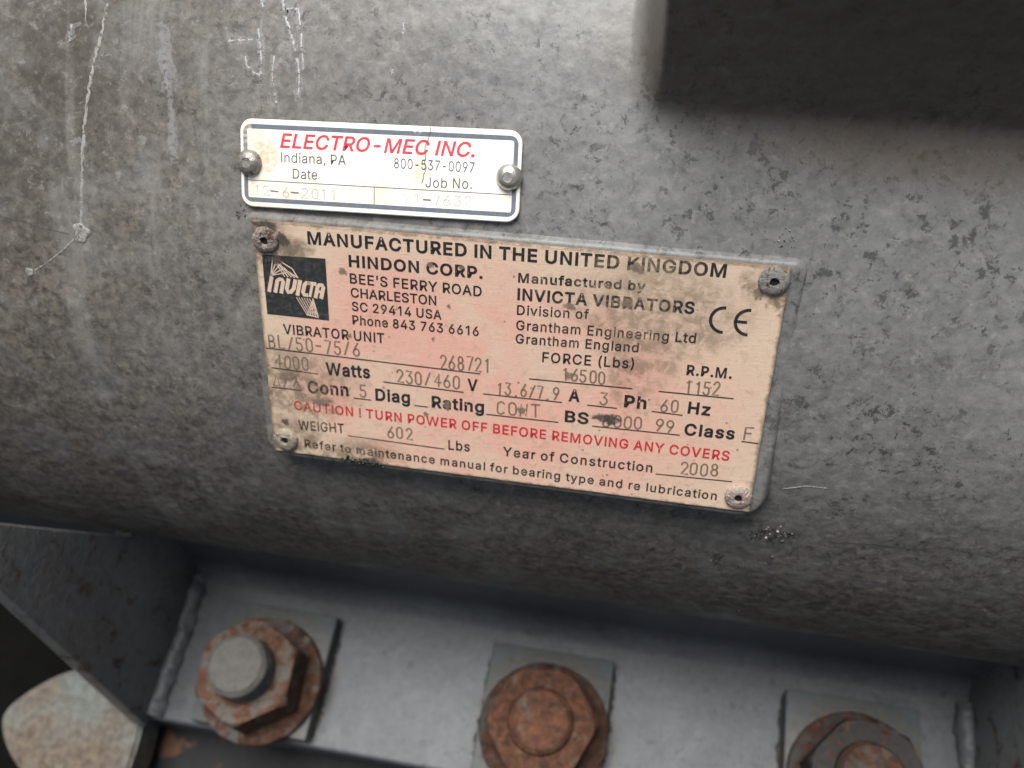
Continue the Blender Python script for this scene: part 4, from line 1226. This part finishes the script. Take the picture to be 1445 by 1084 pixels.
# smudges and pits lying on the lettering
def smear(name, col, fade):
    """dirt film that thins out towards its ragged rim (vertex attribute 'film' = 1 in the middle)"""
    mt = ink(name, col, fade, PLATE, 0.8, [], 0.8, 0.25, (0.5, 0.68))
    t_ = mt.node_tree
    mx = next(n_ for n_ in t_.nodes if n_.type == 'MIX_SHADER')
    old = mx.inputs[0].links[0].from_socket
    m_ = NT.__new__(NT)
    m_.mat, m_.t = mt, t_
    at = m_.n('ShaderNodeAttribute', attribute_name='film')
    c_ = m_.coord(PLATE, (1000, 1000, 1000))
    nz = m_.noise(c_, 1.0, 5, 0.7)
    keep = m_.rng(m_.math('ADD', at.outputs['Fac'], m_.math('MULTIPLY', m_.math('SUBTRACT', nz, 0.5), 1.8)), 0.15, 0.85)
    m_.link(m_.math('MAXIMUM', old, m_.math('SUBTRACT', 1.0, keep)), mx.inputs[0])
    return mt


def blob(cx, cy, rx, ry, z, n=22, rough=0.28, seed=0):
    rr = random.Random(seed)
    ph = [rr.uniform(0, 6.28) for _ in range(4)]
    V, film = [(cx * mm, cy * mm, z)], [1.0]
    for lev in (0.5, 1.0):
        for k in range(n):
            a = 2 * math.pi * k / n
            q_ = 1 + rough * (0.5 * math.sin(2 * a + ph[0]) + 0.4 * math.sin(3 * a + ph[1]) + 0.35 * math.sin(5 * a + ph[2]) + 0.3 * math.sin(9 * a + ph[3]))
            V.append(((cx + rx * q_ * lev * math.cos(a)) * mm, (cy + ry * q_ * lev * math.sin(a)) * mm, z))
            film.append(0.75 if lev < 1 else 0.0)
    F = [(0, 1 + k, 1 + (k + 1) % n) for k in range(n)]
    F += [(1 + k, 1 + n + k, 1 + n + (k + 1) % n, 1 + (k + 1) % n) for k in range(n)]
    return V, F, film


SMUDGE = smear('smudge_grey', (0.17, 0.13, 0.10), (0.30, 0.22, 0.165))
SMUDGE_D = smear('smudge_dark', (0.045, 0.042, 0.036), (0.15, 0.12, 0.095))
for i, (u, v, a_, b_, dk) in enumerate([(-14.5, -11.6, 1.3, 1.7, 0), (25.0, -10.0, 3.4, 1.7, 1), (27.0, -10.6, 2.6, 1.4, 1), (-18.6, 25.0, 1.0, 1.0, 0), (-11.0, 25.0, .8, .8, 0),
                                   (-14.0, 15.0, .7, .7, 0), (-18.0, 6.1, .6, .6, 1), (15.7, 0.4, 1.3, 1.4, 0), (4.4, -10.6, 1.4, 1.5, 0), (-20.0, -15.0, 1.0, .9, 0),
                                   (-40.3, 21.3, 1.4, 1.2, 0), (29.5, 28.9, 2.2, 1.6, 0), (14.8, 18.2, 1.8, 1.1, 0), (28.0, 20.4, 1.6, 1.9, 0), (-39.4, 4.6, .7, .7, 0),
                                   (-52.6, 25.6, 2.4, 2.0, 0), (-55.0, 28.0, 1.8, 2.6, 1), (-59.0, 31.0, 4.0, 1.6, 1), (-57.5, 22.6, 3.0, 1.5, 1), (-58.5, -22.5, 1.5, 1.2, 1), (56.5, 26.0, 1.4, 2.2, 0),
                                   (-36, -31.0, 3.5, 1.3, 1), (-57, -8.6, 3.5, 1.6, 0), (-48, -15.0, 3.0, 1.3, 0)]):
    V, F, film = blob(u, v, a_, b_, 0.00014 + 0.000004 * i, seed=i)
    o = mesh_obj('smudge', V, F, SMUDGE_D if dk else SMUDGE, PLATE)
    at_ = o.data.attributes.new('film', 'FLOAT', 'POINT')
    at_.data.foreach_set('value', film)

# ------------------------------------------------------------------ small white plate
m = NT('white_plate_enamel')
c = m.coord(JOB, (1000, 1000, 1000))
n1 = m.noise(c, 0.16, 6, 0.65, 0.5)
n2 = m.noise(c, 0.9, 7, 0.7, 0.4)
n3 = m.noise(m.scaled(c, (0.5, 1, 1)), 0.06, 4, 0.6)
col = m.mix(m.rng(n1, 0.42, 0.68), (0.86, 0.85, 0.82), (0.78, 0.73, 0.61))
rs = m.addmax([m.math('MULTIPLY', m.spot(c, (-28, 1.5, 0), 2.6, 1.3), 0.75), m.math('MULTIPLY', m.spot(c, (-26, -7, 0), 4, 1.3, (0.5, 1, 1)), 0.35), m.math('MULTIPLY', m.spot(c, (31, -2, 0), 2, 1.2), 0.35),
               m.math('MULTIPLY', m.spot(c, (-5, -7, 0), 3, 1.5, (.6, 1, 1)), 0.3), m.math('MULTIPLY', m.spot(c, (-31, 6, 0), 2, 1.4), 0.45), m.math('MULTIPLY', m.spot(c, (11, 2, 0), 1.6, 1.4, (1, .5, 1)), .4)])
col = m.mix(m.math('MULTIPLY', rs, m.rng(n2, 0.35, 0.62, 0.3, 1.0)), col, (0.52, 0.33, 0.15))
col = m.mix(m.rng(n2, 0.58, 0.72, 0.0, 0.50), col, (0.42, 0.37, 0.28))
col = m.mix(m.rng(n3, 0.48, 0.66, 0.0, 0.35), col, (0.66, 0.60, 0.48))
MAT_WHITE = m.done(col, 0.42, 0.0, m.bump(n2, 0.00012, 0.6))
JW, JH = JOB_HW - 0.15, JOB_HH - 0.05
plate_mesh('plate', rounded_rect(-JW, JW, -JH, JH, (3.0, 3.0, 3.0, 3.0), 10), 0.0009, MAT_WHITE, JOB)
INK_BORDER = ink('border_blue_grey', (0.115, 0.135, 0.165), (0.20, 0.20, 0.205), JOB, 0.22, [(-33, 7, 2.0, 0.75), (-33, 3, 1.2, 0.5), (9.5, 9, .7, .7)])
INK_JRED = ink('ink_heading_red', (0.62, 0.035, 0.06), (0.66, 0.12, 0.12), JOB, 0.45, [])
INK_JGREY = ink('ink_grey', (0.085, 0.088, 0.09), (0.22, 0.22, 0.21), JOB, 0.45, [])
INK_FAINT = ink('stamped_faint', (0.44, 0.40, 0.32), (0.62, 0.57, 0.46), JOB, 0.95, [(-28, -6, 3, .7), (-12, -6, 3, .5), (8, -6, 3, .7), (18, -6, 4, .6)], 0.6, 0.38)
INK_DASH = ink('stamped_dash', (0.12, 0.11, 0.08), (0.3, 0.27, 0.2), JOB, 0.3, [])
o_ = rounded_rect(-32.75, 32.75, -8.9, 8.9, (1.9,) * 4, 8)
i_ = rounded_rect(-31.75, 31.75, -7.9, 7.9, (0.5,) * 4, 8)
n = len(o_)
V = [(p[0] * mm, p[1] * mm, 0.00005) for p in o_ + i_]
F = [(k, (k + 1) % n, n + (k + 1) % n, n + k) for k in range(n)]
mesh_obj('border_line', V, F, INK_BORDER, JOB)
lettering('printed_line', 'ELECTRO-MEC INC.', -23.64, 22.85, 3.82, 3.83, 3.3, INK_JRED, JOB, 0.014, 1.0, 0.22)
lettering('printed_line', 'Indiana, PA', -23.38, -7.51, 0.56, 0.64, 2.25, INK_JGREY, JOB, 0.0, 1.05)
lettering('printed_line', 'Date', -20.54, -14.52, -3.03, -2.97, 2.25, INK_JGREY, JOB, 0.0, 1.05)
lettering('printed_line', '800-537-0097', 4.05, 22.92, 0.55, 0.5, 2.25, INK_JGREY, JOB, 0.0, 1.05)
lettering('printed_line', 'Job No.', 11.6, 22.48, -3.36, -3.14, 2.25, INK_JGREY, JOB, 0.0, 1.08)
for u0, v0, u1, v1 in ((-31.8, -3.91, 31.75, -3.97), (-0.61, -3.95, -0.60, -7.95)):
    V, F = [], []
    ribbon([(u0 * mm, v0 * mm), (u1 * mm, v1 * mm)], 0.17 * mm, V, F, 0.00005)
    mesh_obj('rule_line', V, F, INK_JGREY, JOB)
stamping('12-6-2011', -30.4, -9.56, -7.3, -7.3, 2.2, JOB, INK_FAINT, 0.24)
stamping('71-7632', 6.2, 22.5, -7.3, -7.0, 2.2, JOB, INK_FAINT, 0.24)
for u0, v0, u1, v1 in ((-26.1, -6.15, -24.3, -6.2), (-21.0, -6.2, -19.2, -6.25), (11.2, -6.1, 12.9, -6.15)):
    V, F = [], []
    ribbon([(u0 * mm, v0 * mm), (u1 * mm, v1 * mm)], 0.26 * mm, V, F, 0.0001)
    mesh_obj('stamped_dash', V, F, INK_DASH, JOB)
# crack through the enamel
V, F = [], []
pts = []
for k in range(26):
    u = k / 25
    pts.append(((12.2 - 1.4 * u + 0.35 * math.sin(9 * u + 1) + random.uniform(-.16, .16)) * mm, (10.0 - 12.4 * u) * mm))
ribbon(pts, 0.16 * mm, V, F, 0.0001)
CRACK = ink('crack_dirt', (0.10, 0.085, 0.06), (0.3, 0.25, 0.18), JOB, 0.8, [], 0.8, 0.1)
mesh_obj('crack', V, F, CRACK, JOB)
RIV_STEEL = rusty('rivet_steel', (0.62, 0.59, 0.53), -0.1, 1.2, JOB, 3.0, 0.9, 0.12)
RIV_STEEL_D = rusty('rivet_steel_dark', (0.34, 0.32, 0.285), 0.20, 0.5, JOB, 4.0, 0.6, 0.3)
DOME = [(2.98, 0.0), (3.0, 0.35), (2.88, 0.85), (2.55, 1.4), (2.05, 1.85), (1.45, 2.15), (1.15, 2.24), (1.1, 2.15), (0.8, 2.12), (0.0, 2.16)]
rivet(JOB, -31.2, 0.1, DOME, 36, RIV_STEEL_D, label='darker dome rivet with rust stain', jit=0.00008)
rivet(JOB, 31.0, -0.05, DOME, 36, RIV_STEEL, label='bright dome rivet', jit=0.00004)

# ------------------------------------------------------------------ drips, scratches, crumbs on the casting
def skin_ribbon(pts_px, w0, w1, lift, name, mat, wob=0.0, sub=7, parent=MOTOR):
    P = [barrel_at(*p) for p in pts_px]
    xs_, ts_ = np.array([p[0] for p in P]), np.array([p[1] for p in P])
    k = np.arange(len(P))
    kk = np.linspace(0, len(P) - 1, (len(P) - 1) * sub + 1)
    xs_, ts_ = np.interp(kk, k, xs_), np.interp(kk, k, ts_)
    xs_ = xs_ + wob * 0.001 * RNG.normal(0, 1, len(xs_))
    C3 = [on_barrel(a, b, lift) for a, b in zip(xs_, ts_)]
    V, F = [], []
    for i, (p, n_) in enumerate(C3):
        d = C3[min(i + 1, len(C3) - 1)][0] - C3[max(i - 1, 0)][0]
        s = np.cross(d, n_)
        s /= np.linalg.norm(s) + 1e-12
        u = i / max(len(C3) - 1, 1)
        w = (w0 + (w1 - w0) * u) * 0.001 * RNG.uniform(0.55, 1.35) * 0.5
        V += [tuple(p + s * w - n_ * lift * 1.2), tuple(p), tuple(p - s * w - n_ * lift * 1.2)]
    for i in range(len(C3) - 1):
        for j in (0, 1):
            a = 3 * i + j
            F.append((a, a + 1, a + 4, a + 3))
    return mesh_obj(name, V, F, mat, parent, True)


DRIP = ink('pale_drip', (0.34, 0.33, 0.31), (0.22, 0.21, 0.195), MOTOR, 0.95, [], 0.6, 0.25, (0.46, 0.64))
SCUFF = ink('bare_scratch', (0.38, 0.38, 0.37), (0.26, 0.26, 0.255), MOTOR, 1.0, [], 0.45, 0.10, (0.46, 0.60))
CHALK = ink('chalky_scuff', (0.40, 0.405, 0.41), (0.30, 0.30, 0.30), MOTOR, 1.0, [], 0.7, 0.74, (0.40, 0.58))
HAIR = ink('dark_crack', (0.05, 0.045, 0.04), (0.09, 0.085, 0.08), MOTOR, 0.8, [], 0.8, 0.0)
skin_ribbon([(152, 5), (144, 40), (135, 75), (129, 105), (124, 140), (119, 175), (117, 205), (116, 240), (114, 275), (114, 305), (113, 318)], 0.8, 0.9, 0.00018, 'drip_streak', DRIP, 0.12)
skin_ribbon([(120, 0), (121, 14), (120, 30)], 0.7, 0.3, 0.00014, 'drip_streak', DRIP)
skin_ribbon([(104, 338), (92, 350), (78, 362), (62, 374), (50, 381)], 0.5, 0.4, 0.00016, 'drip_streak', DRIP, 0.05)
def drip_knob(px, py, r, name):
    x_, th_ = barrel_at(px, py)
    V, F = [], []
    N = 28
    prof_ = [(0.05, 0.10), (0.45, 0.22), (0.72, 0.42), (0.9, 0.40), (1.05, 0.12), (1.1, -0.1)]
    for (rr_, hh_) in prof_:
        for k in range(N):
            a = 2 * math.pi * k / N
            q_ = 1 + 0.14 * math.sin(3 * a + 1) + 0.10 * math.sin(5 * a + px)
            dx, ds = r * rr_ * q_ * math.cos(a), r * rr_ * q_ * 1.15 * math.sin(a)
            p, _n = on_barrel(x_ + dx * mm, th_ + ds * mm / R, hh_ * r * 0.28 * mm + 0.0001)
            V.append(tuple(p))
    for i in range(len(prof_) - 1):
        for k in range(N):
            kk = (k + 1) % N
            F.append((i * N + k, i * N + kk, (i + 1) * N + kk, (i + 1) * N + k))
    F.append(tuple(range(N))[::-1])
    return mesh_obj(name, V, F, DRIP, MOTOR, True)


drip_knob(114, 329, 2.0, 'drip_knob')
drip_knob(42, 384, 1.0, 'drip_knob')
for pts, a_, b_ in [([(398, 0), (402, 22), (410, 46), (417, 70), (421, 95), (422, 118), (420, 138)], .55, .35), ([(421, 10), (424, 40), (426, 70), (428, 98)], .4, .3),
                    ([(364, 40), (367, 65), (369, 85), (368, 105)], .5, .35), ([(345, 75), (349, 92), (357, 103), (367, 106)], .3, .4),
                    ([(322, 58), (340, 57), (358, 56)], .6, .3), ([(387, 78), (384, 105), (387, 128), (390, 146)], .35, .3), ([(400, 14), (412, 12), (422, 13)], .7, .5), ([(368, 0), (371, 10)], .5, .4),
                    ([(1105, 690), (1135, 686), (1170, 690)], .15, .15), ([(570, 28), (569, 48)], .8, .3), ([(554, 98), (552, 108)], .6, .3), ([(100, 34), (98, 58)], .9, .5)]:
    skin_ribbon(pts, a_ * 1.3, b_ * 1.4, 0.00012, 'scratch', SCUFF, 0.06, 12)
    skin_ribbon(pts, a_ * 4.5, b_ * 4.0, 0.00008, 'scuff', CHALK, 0.20, 12)
for pts, w_ in [([(412, 44), (430, 40), (462, 40)], 1.8), ([(392, 70), (404, 62), (412, 84)], 1.6), ([(388, 96), (396, 84), (408, 96)], 1.5), ([(404, 16), (414, 14), (420, 12)], 1.1),
                ([(232, 30), (236, 100), (240, 170), (244, 232)], 3.6), ([(228, 78), (231, 130)], 2.4), ([(100, 205), (112, 196), (124, 206)], 1.6)]:
    skin_ribbon(pts, w_, w_ * 0.7, 0.00010, 'scuff', CHALK, 0.15)
for pts in [[(0, 305), (30, 312), (60, 322), (98, 331)], [(1165, 765), (1200, 768), (1240, 770), (1290, 776), (1340, 772)], [(610, 768), (680, 782), (760, 805)]]:
    skin_ribbon(pts, .3, .3, 0.00008, 'crack', HAIR, 0.06)

# crumbs of grit
def crumbs(name, spots, label, mat):
    V, F = [], []
    for (cx_, cy_, sx, sy, cnt, r0) in spots:
        for _ in range(cnt):
            px, py = random.gauss(cx_, sx), random.gauss(cy_, sy)
            x_, th_ = barrel_at(px, py)
            r = r0 * random.uniform(0.45, 1.3) * mm
            p, n_ = on_barrel(x_, th_, r * 0.4)
            b = len(V)
            bm_ = [(1, 0, 0), (-1, 0, 0), (0, 1, 0), (0, -1, 0), (0, 0, 1), (0, 0, -1)]
            Rm = Matrix.Rotation(random.uniform(0, 6.28), 3, Vector((random.random(), random.random(), 1)))
            for q_ in bm_:
                w_ = Rm @ Vector(q_) * r * random.uniform(0.6, 1.2)
                V.append(tuple(p + np.array(w_)))
            F += [(b, b + 2, b + 4), (b + 2, b + 1, b + 4), (b + 1, b + 3, b + 4), (b + 3, b, b + 4), (b + 2, b, b + 5), (b + 1, b + 2, b + 5), (b + 3, b + 1, b + 5), (b, b + 3, b + 5)]
    o = mesh_obj(name, V, F, mat)
    tag(o, label, 'grit', kind='stuff')
    return o


m = NT('grit_mineral')
gi = m.n('ShaderNodeNewGeometry')
MAT_GRIT = m.done(m.mix(m.rng(gi.outputs['Random Per Island'], 0.78, 0.98, 0, 1), (0.035, 0.033, 0.03), (0.40, 0.36, 0.30)), 0.5)
crumbs('grit', [(1085, 752, 18, 7, 70, .42), (1108, 757, 8, 5, 26, .45), (1010, 788, 6, 6, 30, .40), (1050, 800, 16, 4, 16, .32), (1090, 832, 5, 4, 8, .4), (1030, 815, 30, 22, 22, .25),
                (1110, 345, 8, 10, 16, .25), (345, 300, 8, 8, 20, .25)],
       'dark crumbs of grit stuck below the lower right rivet of the large plate', MAT_GRIT)
m = NT('tar_black')
MAT_TAR = m.done((0.012, 0.012, 0.012), 0.45)
V, F = [], []
for k in range(60):
    u, v = random.gauss(-37.5, 3.2), -31.9 + random.gauss(0, .55)
    r = random.uniform(.2, .6)
    p = PM @ Vector((u * mm, v * mm, random.uniform(-0.4, 0.15) * mm))
    b = len(V)
    for q_ in [(1, 0, 0), (-1, 0, 0), (0, 1, 0), (0, -1, 0), (0, 0, 1), (0, 0, -1)]:
        V.append(tuple(p + Vector(q_) * r * mm * random.uniform(.6, 1.3)))
    F += [(b, b + 2, b + 4), (b + 2, b + 1, b + 4), (b + 1, b + 3, b + 4), (b + 3, b, b + 4), (b + 2, b, b + 5), (b + 1, b + 2, b + 5), (b + 3, b + 1, b + 5), (b, b + 3, b + 5)]
tar = mesh_obj('tar', V, F, MAT_TAR, None, True)
tag(tar, 'black tar clot stuck on the lower edge of the large plate', 'tar', kind='stuff')
